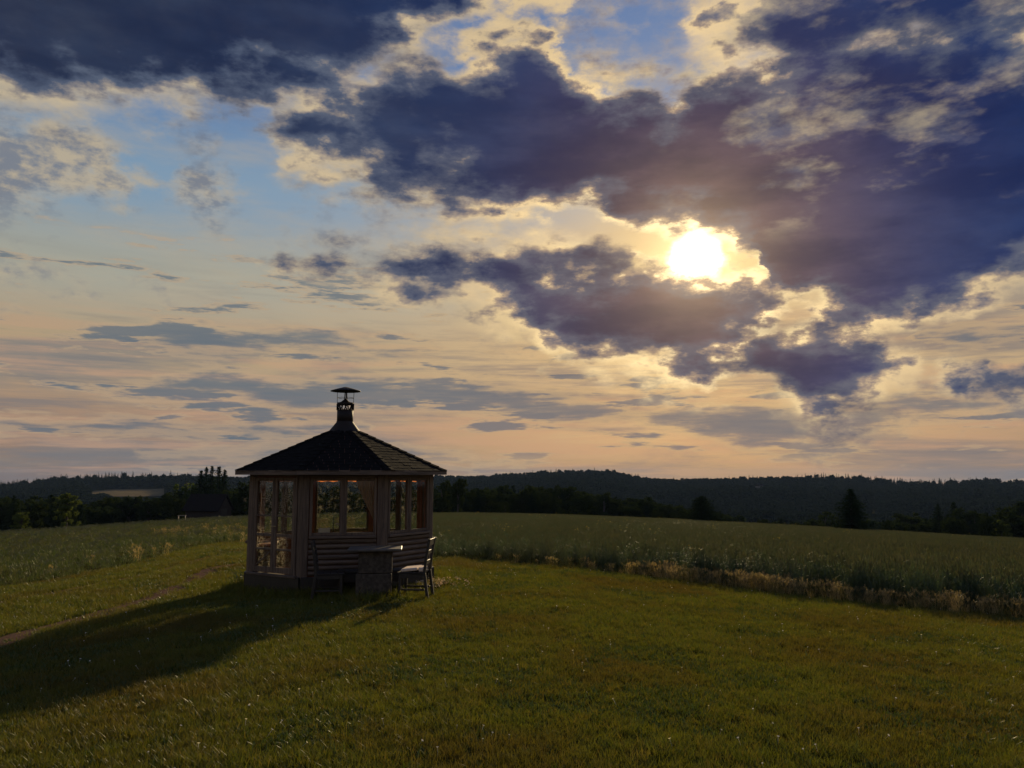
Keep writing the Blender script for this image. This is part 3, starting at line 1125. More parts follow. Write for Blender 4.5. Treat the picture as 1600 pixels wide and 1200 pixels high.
def stalk_mesh(name, mats, n, h, spread, seed, head, stem_w=0.005, leaf=2, lean=0.15):
    """upright stalks with leaves and a head (0 = none, 'ear', 'plume', 'flower')"""
    r = np.random.default_rng(seed)
    V_, Q_, mi = [], [], []

    def quad(p, q_, w, m_, az_):
        c, s = math.cos(az_) * w / 2, math.sin(az_) * w / 2
        b = len(V_)
        V_.extend([(p[0] - c, p[1] - s, p[2]), (p[0] + c, p[1] + s, p[2]), (q_[0] + c * .6, q_[1] + s * .6, q_[2]), (q_[0] - c * .6, q_[1] - s * .6, q_[2])])
        Q_.append((b, b + 1, b + 2, b + 3))
        mi.append(m_)
    for i in range(n):
        a = r.uniform(0, 2 * math.pi)
        rad = spread * math.sqrt(r.random())
        bx, by = rad * math.cos(a), rad * math.sin(a)
        hh = h * r.uniform(0.72, 1.0)
        az_ = r.uniform(0, 2 * math.pi)
        ln = lean * hh * r.uniform(0.2, 1.5)
        dx, dy = math.cos(az_) * ln, math.sin(az_) * ln
        p0 = (bx, by, -0.02)
        p1 = (bx + dx * .3, by + dy * .3, hh * .55)
        p2 = (bx + dx, by + dy, hh)
        fa = r.uniform(0, math.pi)
        quad(p0, p1, stem_w, 0, fa)
        quad(p1, p2, stem_w * .8, 0, fa)
        for j in range(leaf):
            t = r.uniform(0.15, 0.8)
            la = r.uniform(0, 2 * math.pi)
            q0 = (bx + dx * t * t, by + dy * t * t, hh * t)
            L_ = h * r.uniform(0.18, 0.34)
            q1 = (q0[0] + math.cos(la) * L_ * .5, q0[1] + math.sin(la) * L_ * .5, q0[2] + L_ * .55)
            q2 = (q1[0] + math.cos(la) * L_ * .5, q1[1] + math.sin(la) * L_ * .5, q1[2] - L_ * r.uniform(-.2, .35))
            w_ = stem_w * 2.2
            quad(q0, q1, w_, 0, la + math.pi / 2)
            quad(q1, q2, w_ * .7, 0, la + math.pi / 2)
        if head == 'ear':
            L_ = r.uniform(0.07, 0.11)
            tip = (p2[0] + dx * .25, p2[1] + dy * .25, p2[2] + L_ * .9)
            quad(p2, tip, 0.013, 1, fa)
            quad(p2, tip, 0.013, 1, fa + math.pi / 2)
        elif head == 'plume':
            for k in range(7):
                t = k / 7
                c0 = (p1[0] + (p2[0] - p1[0]) * (0.6 + .4 * t), p1[1] + (p2[1] - p1[1]) * (0.6 + .4 * t), p1[2] + (p2[2] - p1[2]) * (0.6 + .42 * t))
                la = r.uniform(0, 2 * math.pi)
                L_ = 0.07 * (1.2 - t)
                c1_ = (c0[0] + math.cos(la) * L_, c0[1] + math.sin(la) * L_, c0[2] + L_ * .7)
                quad(c0, c1_, 0.011, 1, la + math.pi / 2)
        elif head == 'flower':
            for k in range(9):
                la = r.uniform(0, 2 * math.pi)
                c0 = (p2[0] + r.normal(0, .03), p2[1] + r.normal(0, .03), p2[2] - abs(r.normal(0, .05)))
                c1_ = (c0[0] + math.cos(la) * .018, c0[1] + math.sin(la) * .018, c0[2] + r.uniform(-.01, .016))
                quad(c0, c1_, 0.026, 1, la + math.pi / 2)
    return np_mesh(name, V_, [np.array(Q_)], mats, mi)


def sample_sector(dens, r0, r1, az0, az1, seed, cells=400):
    """points in a sector round the viewpoint with a density per square metre that depends on distance"""
    r_ = np.random.default_rng(seed)
    e = np.geomspace(r0, r1, cells)
    mid = (e[1:] + e[:-1]) / 2
    cnt = dens(mid) * (az1 - az0) * mid * np.diff(e)
    n = int(cnt.sum())
    cdf = np.concatenate([[0], np.cumsum(cnt)]) / cnt.sum()
    r = np.interp(r_.random(n), cdf, e)
    a = r_.uniform(az0, az1, n)
    return r * np.sin(a), r * np.cos(a), r, r_


HUT = Vector((-3.285, 15.2, 0))
HUT.z = T(HUT.x, HUT.y)


def hut_clear(x, y, rad=1.82):
    return np.hypot(x - HUT.x, y - HUT.y) > rad


def rots(r_, n, tilt=0.12):
    return np.stack([r_.normal(0, tilt, n), r_.normal(0, tilt, n), r_.uniform(0, 6.283, n)], -1)


# lawn
protos = [tuft_mesh('lawn_tuft', M['lawn'], 17, 0.056, 0.055, 0.0050, 0.8, 3, 10 + i) for i in range(4)]
protos += [tuft_mesh('lawn_tuft', M['lawn'], 13, 0.085, 0.05, 0.0052, 0.9, 3, 20 + i) for i in range(2)]
protos += [tuft_mesh('lawn_clover', M['clover'], 16, 0.05, 0.07, 0.014, 1.2, 2, 30 + i) for i in range(2)]
x, y, r, r_ = sample_sector(lambda r: np.interp(r, [2, 6, 10, 16, 30], [700, 700, 420, 240, 120]), 2.0, 34, -R_(46), R_(46), 3)
k = inside(x, y, MOW) & hut_clear(x, y)
da_ = dist_poly(x, y, RA)
db_ = dist_poly(x, y, RB)
bare = np.minimum(da_ / 0.30, db_ / 0.17)
k &= (bare + (fbm2(x, y, 1.3, 1) - 0.45) * 2.6 > 0.85) | (r_.random(len(x)) < 0.11)
x, y, r = x[k], y[k], r[k]
n = len(x)
cl = fbm2(x, y, 1.1, 5, 4)
pick = np.where(r_.random(n) < np.clip((cl - 0.47) * 2.5, 0.06, 0.35), r_.integers(6, 8, n), np.where(r_.random(n) < np.clip((0.5 - cl) * 3 + .12, 0, .5), r_.integers(4, 6, n), r_.integers(0, 4, n)))
s = (0.65 + 0.75 * fbm2(x, y, 2.3, 8, 3)) * np.interp(r, [2, 8, 20, 34], [1.0, 1.1, 1.45, 1.9]) * r_.uniform(0.75, 1.2, n)
scatter('lawn_grass', np.stack([x, y, terr(x, y)], -1), rots(r_, n), s, pick, protos, 'short mown olive green lawn in front of the hut')
print('lawn', n)

# small white flowers in the lawn
fv = []
mb = MB()
for i in range(8):
    a = i * math.pi / 4
    mb.quad_grid(lambda u, v: (math.cos(a + (u - .5) * .7) * (.001 + .007 * v), math.sin(a + (u - .5) * .7) * (.001 + .007 * v), .052 + .004 * v), 1, 1)
mb.box((0, 0, .026), (.0014, .0014, .052))
fm = mb.mesh('white_flower', M['petal'])
x, y, r, r_ = sample_sector(lambda r: np.interp(r, [3, 20], [3.6, 1.6]), 3.0, 24, -R_(46), R_(46), 31)
k = inside(x, y, MOW) & hut_clear(x, y, 2.6) & (fbm2(x, y, 0.5, 12) > 0.36)
x, y, r = x[k], y[k], r[k]
n = len(x)
scatter('lawn_flowers', np.stack([x, y, terr(x, y) + 0.005], -1), rots(r_, n, 0.35), r_.uniform(0.7, 1.3, n), np.zeros(n), [fm], 'tiny white flowers dotted over the mown lawn')

# left meadow and the strip behind the hut
protos = [tuft_mesh('meadow_tuft', M['meadow'], 16, 0.42, 0.13, 0.010, 0.55, 3, 40 + i) for i in range(4)]
protos += [stalk_mesh('meadow_stalks', [M['meadow'], M['ear']], 7, 0.60, 0.14, 50 + i, 'plume', 0.005, 1, 0.25) for i in range(2)]
x, y, r, r_ = sample_sector(lambda r: np.interp(r, [8, 16, 30, 60, 118], [60, 44, 18, 6.5, 3.0]), 8, 122, -R_(47), R_(2), 4)
left = (~inside(x, y, MOW)) & hut_clear(x, y, 2.3)
side_ = np.arctan2(x, y) < np.interp(r, [14, 20, 40, 120], [-.22, -.16, -.13, -.12]) + (fbm2(x, y, .1, 4) - .45) * .08
k = left & side_
x, y, r = x[k], y[k], r[k]
n = len(x)
dl = dist_poly(x, y, LEDGE)
pick = np.where(r_.random(n) < 0.16, r_.integers(4, 6, n), r_.integers(0, 4, n))
s = (0.55 + 0.5 * fbm2(x, y, 0.5, 2)) * np.interp(dl, [0, 3.5], [0.45, 0.9]) * r_.uniform(.8, 1.2, n)
wd_ = np.interp(r, [8, 30, 60, 118], [1.0, 1.3, 1.9, 2.8])
s = np.stack([s * wd_, s * wd_, s], -1)
scatter('meadow_grass', np.stack([x, y, terr(x, y)], -1), rots(r_, n), s, pick, protos, 'knee high green meadow grass left of the hut')
print('meadow', n)

# grain field on the right
protos = [stalk_mesh('grain_stalks', [M['crop'], M['ear']], 15, 0.86, 0.19, 60 + i, 'ear', 0.0055, 2, 0.12) for i in range(5)]
x, y, r, r_ = sample_sector(lambda r: np.interp(r, [8, 16, 25, 40, 70, 118], [30, 30, 20, 9, 4.2, 2.4]), 8, 122, -R_(20), R_(47), 5)
side_ = np.arctan2(x, y) > np.interp(r, [14, 20, 40, 120], [-.22, -.16, -.13, -.12]) + (fbm2(x, y, .1, 4) - .45) * .08
dr = dist_poly(x, y, REDGE)
k = (~inside(x, y, MOW)) & hut_clear(x, y, 3.0) & side_ & (dr > 0.35 + .5 * fbm2(x, y, .8, 3))
x, y, r, dr = x[k], y[k], r[k], dr[k]
n = len(x)
hv = np.interp(np.arctan2(x, y), [-.25, 0.05, .3, .6], [0.50, 0.64, 0.80, 0.88]) * np.interp(dr, [0.3, 1.5], [.7, 1.0])
s = hv * (0.82 + 0.34 * fbm2(x, y, 0.22, 6)) * r_.uniform(.9, 1.1, n) * np.interp(r, [20, 60, 118], [1.0, .8, .7])
wd_ = np.interp(r, [8, 30, 60, 118], [1.0, 1.25, 1.8, 2.6])
s = np.stack([s * wd_, s * wd_, s], -1)
scatter('grain_field', np.stack([x, y, terr(x, y)], -1), rots(r_, n, 0.07), s, r_.integers(0, 5, n), protos, 'standing green grain field right of the hut')
print('grain', n)

# dry grass along the edge of the grain
protos = [stalk_mesh('dry_stalks', [M['dry'], M['dry']], 12, 0.62, 0.16, 70 + i, 'plume', 0.0045, 1, 0.3) for i in range(3)]
protos += [tuft_mesh('dry_tuft', M['dry'], 18, 0.42, 0.12, 0.007, 0.6, 3, 80 + i) for i in range(2)]
protos += [tuft_mesh('edge_tuft', M['meadow'], 16, 0.40, 0.12, 0.009, 0.6, 3, 85)]
P_ = [Vector((a, b, 0)) for a, b in REDGE]
pts = []
r_ = np.random.default_rng(9)
seglen = [(b - a).length for a, b in zip(P_[:-1], P_[1:])]
for (a, b, l) in zip(P_[:-1], P_[1:], seglen):
    m_ = int(l * 60)
    t = r_.random(m_)
    off = np.abs(r_.normal(0.40, 0.38, m_))
    d_ = (b - a).normalized()
    nx, ny = d_.y, -d_.x
    pts.append(np.stack([a.x + (b.x - a.x) * t + nx * off, a.y + (b.y - a.y) * t + ny * off], -1))
pts = np.concatenate(pts)
# make sure the band lies on the grain side
test = inside(pts[:, 0], pts[:, 1], MOW)
if test.mean() > 0.5:
    pts = []
    r_ = np.random.default_rng(9)
    for (a, b, l) in zip(P_[:-1], P_[1:], seglen):
        m_ = int(l * 60)
        t = r_.random(m_)
        off = np.abs(r_.normal(0.40, 0.38, m_))
        d_ = (b - a).normalized()
        nx, ny = -d_.y, d_.x
        pts.append(np.stack([a.x + (b.x - a.x) * t + nx * off, a.y + (b.y - a.y) * t + ny * off], -1))
    pts = np.concatenate(pts)
aa = np.arctan2(pts[:, 0], pts[:, 1])
dryness = sstep(aa, 0.02, 0.20)
keep = hut_clear(pts[:, 0], pts[:, 1], 2.2) & (r_.random(len(pts)) < 0.35 + 0.65 * dryness)
pts, aa, dryness = pts[keep], aa[keep], dryness[keep]
n = len(pts)
pick = np.where(r_.random(n) < 0.22 + 0.50 * dryness, np.where(r_.random(n) < .6, r_.integers(0, 3, n), r_.integers(3, 5, n)), 5)
s = (0.55 + .75 * fbm2(pts[:, 0], pts[:, 1], .9, 7)) * r_.uniform(.7, 1.15, n) * (0.75 + .25 * dryness) * .55
scatter('dry_grass', np.stack([pts[:, 0], pts[:, 1], terr(pts[:, 0], pts[:, 1])], -1), rots(r_, n, .15), s, pick, protos, 'strip of pale dry grass along the grain field')

# tall dry clumps at the bend of the track, left of the hut
cp = []
for (px, py, m_, sd) in ((268, 836, 26, .7), (300, 832, 40, .9), (318, 842, 16, .8), (365, 836, 26, 1.0), (345, 830, 30, 1.4), (240, 868, 7, .5), (225, 876, 6, .4), (140, 885, 5, .5), (60, 900, 5, .6), (385, 848, 12, .4)):
    h_ = hit(px, py)
    cp.append(np.stack([r_.normal(h_.x, sd, m_), r_.normal(h_.y, sd * 1.4, m_)], -1))
cp = np.concatenate(cp)
cp = cp[hut_clear(cp[:, 0], cp[:, 1], 2.4)]
n = len(cp)
scatter('tall_dry_grass', np.stack([cp[:, 0], cp[:, 1], terr(cp[:, 0], cp[:, 1])], -1), rots(r_, n, .12), r_.uniform(.4, .8, n),
        np.where(r_.random(n) < .3, r_.integers(0, 3, n), 5), protos, 'tall pale dry grass clumps at the track bend')

# yellow flowers in the grain
ym = [stalk_mesh('yellow_flower_stalk', [M['crop'], M['yellow']], 3, 1.12, 0.12, 90 + i, 'flower', 0.006, 2, .2) for i in range(3)]
x, y, r, r_ = sample_sector(lambda r: np.interp(r, [10, 40, 100], [0.12, 0.05, 0.01]), 11, 75, -R_(8), R_(47), 12)
k = (~inside(x, y, MOW)) & (dist_poly(x, y, REDGE) > .4) & (fbm2(x, y, .09, 14) + np.arctan2(x, y) * .25 > .48)
x, y, r = x[k], y[k], r[k]
n = len(x)
scatter('yellow_flowers', np.stack([x, y, terr(x, y)], -1), rots(r_, n, .08), r_.uniform(.62, .86, n), r_.integers(0, 3, n), ym, 'yellow flowering stalks scattered through the grain field')

# ------------------------------------------------------------------ trees


def leaf_cloud(centers, radii, per, size, r_, flat=0.8):
    c = np.repeat(centers, per, axis=0)
    rad = np.repeat(radii, per)[:, None]
    n_ = len(c)
    d = r_.normal(size=(n_, 3))
    d /= np.linalg.norm(d, axis=1)[:, None]
    p = c + d * rad * (0.45 + 0.6 * r_.random((n_, 1))) * np.array([1, 1, flat])
    u = r_.normal(size=(n_, 3))
    u /= np.linalg.norm(u, axis=1)[:, None]
    w = np.cross(u, d + 0.6 * r_.normal(size=(n_, 3)))
    w /= np.linalg.norm(w, axis=1)[:, None] + 1e-9
    sz = size * r_.uniform(.6, 1.4, (n_, 1))
    u *= sz
    w *= sz * .7
    V_ = np.stack([p - u * .5, p + w * .5, p + u * .5, p - w * .5], 1).reshape(-1, 3)
    q_ = np.arange(n_ * 4).reshape(-1, 4)
    return V_, q_


def broadleaf(seed, mat, H=10.0, wid=3.4, nclump=120, per=44, leaf=.42, low=0.02):
    r_ = np.random.default_rng(seed)
    mb = MB()
    mb.tube([(0, 0, -1), (0.05, 0, H * .25), (.1, .08, H * .55), (0, .1, H * .85)], [.28, .22, .14, .04], 7)
    cs, rs = [], []
    lobes = [(r_.uniform(-.45, .45) * wid, r_.uniform(-.45, .45) * wid, r_.uniform(low + .2, .85) * H, r_.uniform(.45, .75) * wid * .8) for _ in range(7)]
    lobes.append((0, 0, H * .72, wid * .6))
    lobes.append((0, 0, H * .42, wid * .75))
    lobes.append((0, 0, H * .22, wid * .85))
    for i in range(nclump):
        lx, ly, lz, lr = lobes[r_.integers(len(lobes))]
        d = r_.normal(size=3)
        d /= np.linalg.norm(d)
        p = np.array([lx, ly, lz]) + d * lr * (0.55 + .5 * r_.random()) * np.array([1, 1, .9])
        p[2] = min(max(p[2], low * H + .3), H * .97)
        cs.append(p)
        rs.append(r_.uniform(.35, .75) * wid / 3.4)
    for i in range(0, nclump, 6):
        p = cs[i]
        mb.tube([(0, 0, max(.2, p[2] * .55)), tuple(p * np.array([.55, .55, .85])), tuple(p)], [.09, .05, .015], 5, cap=False)
    V_, q_ = leaf_cloud(np.array(cs), np.array(rs), per, leaf, r_)
    return np_mesh('crown', V_, [q_], mat), mb.mesh('trunk', M['bark'])


def spruce(seed, mat, H=10.0, wid=2.2, levels=26, leaf=.34, bare=.04, ragged=.25, prof_=.8, dens=2):
    r_ = np.random.default_rng(seed)
    mb = MB()
    mb.tube([(0, 0, -1), (0, 0, H * .5), (0, 0, H)], [.2, .12, .015], 7)
    V_, Q_ = [], []
    for l in range(levels):
        t = l / (levels - 1)
        z = H * (bare + (1 - bare) * t)
        L_ = wid * (1 - t) ** prof_ * (1 + r_.normal(0, ragged * .5)) + .10
        nb = int(10 - 4 * t)
        a0 = r_.uniform(0, 6.28)
        for b_ in range(nb):
            a = a0 + 6.283 * b_ / nb + r_.normal(0, .2)
            ll = L_ * r_.uniform(1 - ragged * 1.6, 1.1)
            k_ = max(2, int(ll / .20))
            for j in range(k_):
                s = (j + .4) / k_
                rr_ = ll * s
                zz = z + rr_ * .12 - rr_ * rr_ * .20 / max(wid, 1)
                c = np.array([math.cos(a) * rr_, math.sin(a) * rr_, zz])
                for m_ in range(dens):
                    u = np.array([math.cos(a + r_.normal(0, .9)), math.sin(a + r_.normal(0, .9)), r_.normal(-.15, .4)]) * leaf * r_.uniform(.6, 1.2)
                    w = np.array([-math.sin(a), math.cos(a), r_.normal(0, .5)]) * leaf * .45
                    b = len(V_)
                    cc = c + r_.normal(0, .05, 3)
                    V_.extend([cc - u * .5, cc + w * .5, cc + u * .6, cc - w * .5])
                    Q_.append((b, b + 1, b + 2, b + 3))
    for j in range(5):
        b = len(V_)
        a = r_.uniform(0, 6.28)
        c = np.array([0, 0, H - .1 * j])
        u = np.array([math.cos(a), math.sin(a), .8]) * .14 * (1 + j * .4)
        V_.extend([c, c + u + np.array([.04, 0, 0]), c + u * 1.1, c + u - np.array([.04, 0, 0])])
        Q_.append((b, b + 1, b + 2, b + 3))
    return np_mesh('crown', np.array(V_), [np.array(Q_)], mat), mb.mesh('trunk', M['bark'])


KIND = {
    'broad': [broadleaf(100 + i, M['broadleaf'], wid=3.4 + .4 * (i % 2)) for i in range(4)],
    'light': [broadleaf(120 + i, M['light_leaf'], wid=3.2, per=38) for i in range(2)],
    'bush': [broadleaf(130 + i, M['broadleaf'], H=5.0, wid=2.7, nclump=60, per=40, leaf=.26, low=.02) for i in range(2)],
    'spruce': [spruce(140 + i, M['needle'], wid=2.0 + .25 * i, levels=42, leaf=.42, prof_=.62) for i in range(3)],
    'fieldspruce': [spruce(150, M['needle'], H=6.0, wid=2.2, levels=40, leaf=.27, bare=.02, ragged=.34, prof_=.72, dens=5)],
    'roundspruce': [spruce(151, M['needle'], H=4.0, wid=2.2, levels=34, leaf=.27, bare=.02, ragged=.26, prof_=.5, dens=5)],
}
HT = {'broad': 10.0, 'light': 10.0, 'bush': 5.0, 'spruce': 10.0, 'fieldspruce': 6.0, 'roundspruce': 4.0}
CATN = {'broad': 'broadleaf_tree', 'light': 'broadleaf_tree', 'bush': 'bush', 'spruce': 'spruce_tree', 'fieldspruce': 'spruce_tree', 'roundspruce': 'conifer_tree'}
_count = {}


def tree(kind, px, top, r, label, group, widen=1.0):
    """a tree standing at distance r whose tip shows at photo row top"""
    i = _count.get(kind, 0)
    _count[kind] = i + 1
    cr, tk = KIND[kind][i % len(KIND[kind])]
    p = at(px, r)
    h = z_at(top, r, px) - p.z
    s = h / HT[kind]
    o = thing(CATN[kind], label, 'bush' if kind == 'bush' else 'tree', (p.x, p.y, p.z - .1), random.uniform(0, 6.28), group)
    c = link('crown', cr, o)
    t = link('trunk', tk, o)
    o.scale = (s * widen, s * widen, s)
    return o


G1 = 'trees beyond the field left of the hut'
G2 = 'trees beyond the field right of the hut'
tree('broad', -60, 772, 140, 'dark broadleaf tree cut by the left edge of the photo', G1, 1.3)
tree('broad', 18, 768, 160, 'tall dark broadleaf tree nearest the left edge behind the green shrubs', G1, 1.2)
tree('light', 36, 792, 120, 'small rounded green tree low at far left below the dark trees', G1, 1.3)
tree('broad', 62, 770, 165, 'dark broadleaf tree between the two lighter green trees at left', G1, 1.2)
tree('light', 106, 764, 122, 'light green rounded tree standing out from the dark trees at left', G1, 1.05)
tree('broad', 150, 775, 150, 'dark broadleaf tree just right of the light green tree', G1, 1.2)
tree('broad', 176, 772, 160, 'dark tree under the left end of the pale far field', G1, 1.1)
tree('broad', 203, 768, 150, 'dark pointed tree under the middle of the pale far field', G1, 1.0)
tree('broad', 232, 774, 145, 'dark low tree under the right end of the pale far field', G1, 1.2)
tree('broad', 258, 764, 155, 'dark broadleaf tree left of the tall spruce group', G1, 1.1)
tree('light', 290, 734, 165, 'tall broadleaf tree at the left of the spruce group', G1, .85)
tree('spruce', 312, 736, 160, 'leftmost of the spruces rising over the hill line', G1, .9)
tree('spruce', 320, 731, 168, 'spruce with a slim tip second from left over the hill line', G1, .8)
tree('spruce', 329, 729, 162, 'tallest spruce in the middle of the group over the hill line', G1, .8)
tree('spruce', 340, 730, 170, 'spruce second from the right of the group over the hill line', G1, .9)
tree('spruce', 349, 735, 160, 'rightmost shorter spruce of the group over the hill line', G1, .9)
tree('broad', 275, 775, 140, 'dark broad tree behind the pale bench', G1, 1.2)
tree('broad', 318, 768, 152, 'broad dark tree directly behind the brown barn', G1, 1.2)
tree('broad', 383, 748, 132, 'dark tall tree touching the left side of the hut', G1, .75)
tree('broad', 460, 752, 150, 'dark tree seen through the hut door glass', G1, 1.1)
tree('broad', 520, 756, 150, 'dark tree seen through the left front window of the hut', G1, 1.2)
tree('broad', 575, 764, 155, 'dark tree seen through the right front window of the hut', G2, 1.2)
tree('broad', 640, 762, 150, 'dark tree seen through the right side windows of the hut', G2, 1.2)
tree('broad', 690, 748, 130, 'dark tall tree touching the right side of the hut', G2, .8)
tree('broad', 715, 744, 128, 'tall dark tree just right of the hut roof', G2, .85)
tree('bush', 789, 784, 120, 'small rounded bush at the field edge right of the hut', G2, 1.0)
for j, (px, tp, rr_, lb) in enumerate((
        (752, 757, 150, 'first tree of the dark row right of the gap beside the hut'),
        (786, 754, 158, 'dark tree standing behind the small rounded bush'),
        (820, 757, 150, 'dark tree of the row under the left end of the wooded hilltop'),
        (852, 756, 160, 'dark tree of the row under the middle of the wooded hilltop'),
        (880, 753, 152, 'tallest tree of the dark row under the wooded hilltop'),
        (912, 764, 158, 'dark tree of the row where its top starts to step down'),
        (944, 768, 150, 'dark tree of the row under the right end of the wooded hilltop'),
        (978, 774, 158, 'low dark tree near the right end of the tree row'),
        (1015, 779, 165, 'last low tree of the dark row left of the lone field bush'))):
    tree('broad', px, tp, rr_, lb, G2, 1.25)
tree('bush', 1050, 788, 150, 'low dark bush left of the lone rounded field tree', G2, 1.3)
tree('roundspruce', 1097, 775, 104, 'lone squat rounded conifer at the field edge right of centre', 'conifers standing in the field', 1.45)
tree('fieldspruce', 1330, 764, 92, 'lone pointed spruce at the field edge right of centre', 'conifers standing in the field', 1.55)
tree('bush', 1290, 800, 140, 'low dark bush just left of the lone pointed spruce', G2, 1.2)
tree('broad', 1420, 797, 165, 'low dark tree beyond the field right of the lone pointed spruce', G2, 1.2)
tree('spruce', 1465, 788, 150, 'left one of two dark spruces near the right edge', G2, 1.3)
tree('spruce', 1490, 785, 158, 'right one of two dark spruces near the right edge', G2, 1.3)
tree('broad', 1520, 792, 150, 'dark broadleaf tree between the spruces and the right edge tree', G2, 1.2)
tree('light', 1562, 808, 130, 'lighter rounded green tree low near the right edge', G2, 1.4)
tree('broad', 1598, 778, 160, 'large dark broadleaf tree cut by the right edge', G2, 1.3)

# the rest of the wood behind those trees, one dark mass
WT = [(-400, 780), (-100, 778), (0, 777), (60, 780), (140, 784), (230, 782), (270, 774), (390, 766), (560, 772), (690, 764), (740, 764), (880, 766), (950, 774),
      (1050, 794), (1150, 806), (1290, 816), (1400, 812), (1480, 801), (1600, 796), (2000, 790)]
x, y, r, r_ = sample_sector(lambda r: r * 0 + 0.032, 128, 205, -R_(46), R_(46), 61)
n = len(x)
z = terr(x, y)
pxs = 800 + F * x / y
top = np.interp(pxs, [a_ for a_, _ in WT], [b_ for _, b_ in WT]) + r_.normal(1.5, 5.0, n)
dirs = [ray(a_, b_) for a_, b_ in zip(pxs, top)]
zt = EYE + np.array([d_.z / math.hypot(d_.x, d_.y) for d_ in dirs]) * r
hh = zt - z
k = hh > 2.5
x, y, z, hh = x[k], y[k], z[k], hh[k]
n = len(x)
rot = np.zeros((n, 3))
rot[:, 2] = r_.uniform(0, 6.28, n)
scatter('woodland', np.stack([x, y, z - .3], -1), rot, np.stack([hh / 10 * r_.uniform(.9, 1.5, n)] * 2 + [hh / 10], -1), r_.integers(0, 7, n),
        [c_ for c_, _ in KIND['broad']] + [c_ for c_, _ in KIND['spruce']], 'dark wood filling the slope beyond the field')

# far forest on the hills
mbs = []
for i in range(3):
    r_ = np.random.default_rng(200 + i)
    cs = np.array([[r_.uniform(-1.6, 1.6), r_.uniform(-1.6, 1.6), r_.uniform(4, 10.5)] for _ in range(16)])
    V_, q_ = leaf_cloud(cs, np.full(16, 1.7), 16, 1.5, r_)
    mbs.append(np_mesh('far_tree', V_, [q_], M['forest']))
for i in range(2):
    r_ = np.random.default_rng(210 + i)
    V_, Q_ = [], []
    for l in range(11):
        t = l / 10
        for b_ in range(9 - int(5 * t)):
            a = r_.uniform(0, 6.28)
            L_ = 2.5 * (1 - t) + .35
            b = len(V_)
            z = 2 + 11 * t
            V_.extend([(0, 0, z + .6), (math.cos(a + .35) * L_, math.sin(a + .35) * L_, z - .5), (math.cos(a) * L_ * 1.15, math.sin(a) * L_ * 1.15, z - .7), (math.cos(a - .35) * L_, math.sin(a - .35) * L_, z - .5)])
            Q_.append((b, b + 1, b + 2, b + 3))
    mbs.append(np_mesh('far_spruce', V_, [np.array(Q_)], M['forest']))
x, y, r, r_ = sample_sector(lambda r: np.interp(r, [200, 400, 980, 1080], [1 / 34, 1 / 34, 1 / 30, 1 / 30]), 215, 1075, -R_(44), R_(44), 21)
a_ = np.arctan2(x, y)
pa0, pa1 = math.atan2(ray(138, 768).x, ray(138, 768).y), math.atan2(ray(262, 768).x, ray(262, 768).y)
tt_ = (a_ - pa0) / (pa1 - pa0)
yb_ = 764.5 + 7.5 * sstep(tt_, 0, .55) - 4.5 * sstep(tt_, .8, 1.0) + 1.6 * np.sin(tt_ * 23)
room = np.where((tt_ > 0) & (tt_ < 1) & (r < 905), EYE - (yb_ - 741) / F * r - terr(x, y), 99.0)     # trees below the field stay low enough to show it
k = (room > 2.0)
x, y, r, a_, room = x[k], y[k], r[k], a_[k], room[k]
n = len(x)
con = fbm2(x, y, .006, 17) + .12 * (r > 930)
pick = np.where(r_.random(n) < np.clip((con - .52) * 3.0, .04, .7), r_.integers(3, 5, n), r_.integers(0, 3, n))
s = r_.uniform(.6, 1.2, n) * (0.45 + 1.0 * fbm2(x, y, .012, 19, 3))
s = np.minimum(s, room / 12.5)
rot = np.zeros((n, 3))
rot[:, 2] = r_.uniform(0, 6.28, n)
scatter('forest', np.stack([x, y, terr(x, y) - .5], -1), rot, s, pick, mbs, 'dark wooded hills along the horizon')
print('forest', n)

# pale field on the left hill
aa_ = np.linspace(pa0 + .004, pa1 - .004, 40)
rr2 = np.linspace(0, 1, 14)
AA, RR2 = np.meshgrid(aa_, rr2, indexing='ij')
tt_ = (AA - pa0) / (pa1 - pa0)
RR2 = 908 - (1 - RR2) * 120 + 6 * np.sin(AA * 90)
xx, yy = RR2 * np.sin(AA), RR2 * np.cos(AA)
id_ = np.arange(40 * 14).reshape(40, 14)
q_ = np.stack([id_[:-1, :-1], id_[:-1, 1:], id_[1:, 1:], id_[1:, :-1]], -1).reshape(-1, 4)
ff = link('far_field', np_mesh('far_field', np.stack([xx, yy, terr(xx, yy) + .6], -1).reshape(-1, 3), [q_], M['far_field'], smooth=True))
tag(ff, 'pale ripe field on the left hill', kind='structure')

# ------------------------------------------------------------------ far buildings
p = at(326, 128)
ztop = z_at(772, 128, 350)
barn = thing('barn', 'dark brown barn with pitched roof among the trees left of the hut', 'barn', (p.x, p.y, p.z - .3), R_(-14))
bl, bw = 5.6, 3.4
rh = ztop - p.z + .3
eh = rh - 2.0
mb = MB()
mb.prism([(-bl / 2, -bw / 2), (bl / 2, -bw / 2), (bl / 2, bw / 2), (-bl / 2, bw / 2)], 0, eh)
b = len(mb.v)
for sx in (-1, 1):
    mb.v.extend([(sx * bl / 2, -bw / 2, eh), (sx * bl / 2, bw / 2, eh), (sx * bl / 2, 0, rh - .12), (sx * (bl / 2 - .1), -bw / 2, eh), (sx * (bl / 2 - .1), bw / 2, eh), (sx * (bl / 2 - .1), 0, rh - .12)])
for o_ in (0, 6):
    mb.f.extend([(b + o_, b + o_ + 1, b + o_ + 2), (b + o_ + 3, b + o_ + 5, b + o_ + 4), (b + o_, b + o_ + 2, b + o_ + 5, b + o_ + 3), (b + o_ + 1, b + o_ + 4, b + o_ + 5, b + o_ + 2)])
mb.build('wall', M['barn_wood'], barn)
mb = MB()
sl_ = math.atan2(2.0, bw / 2)
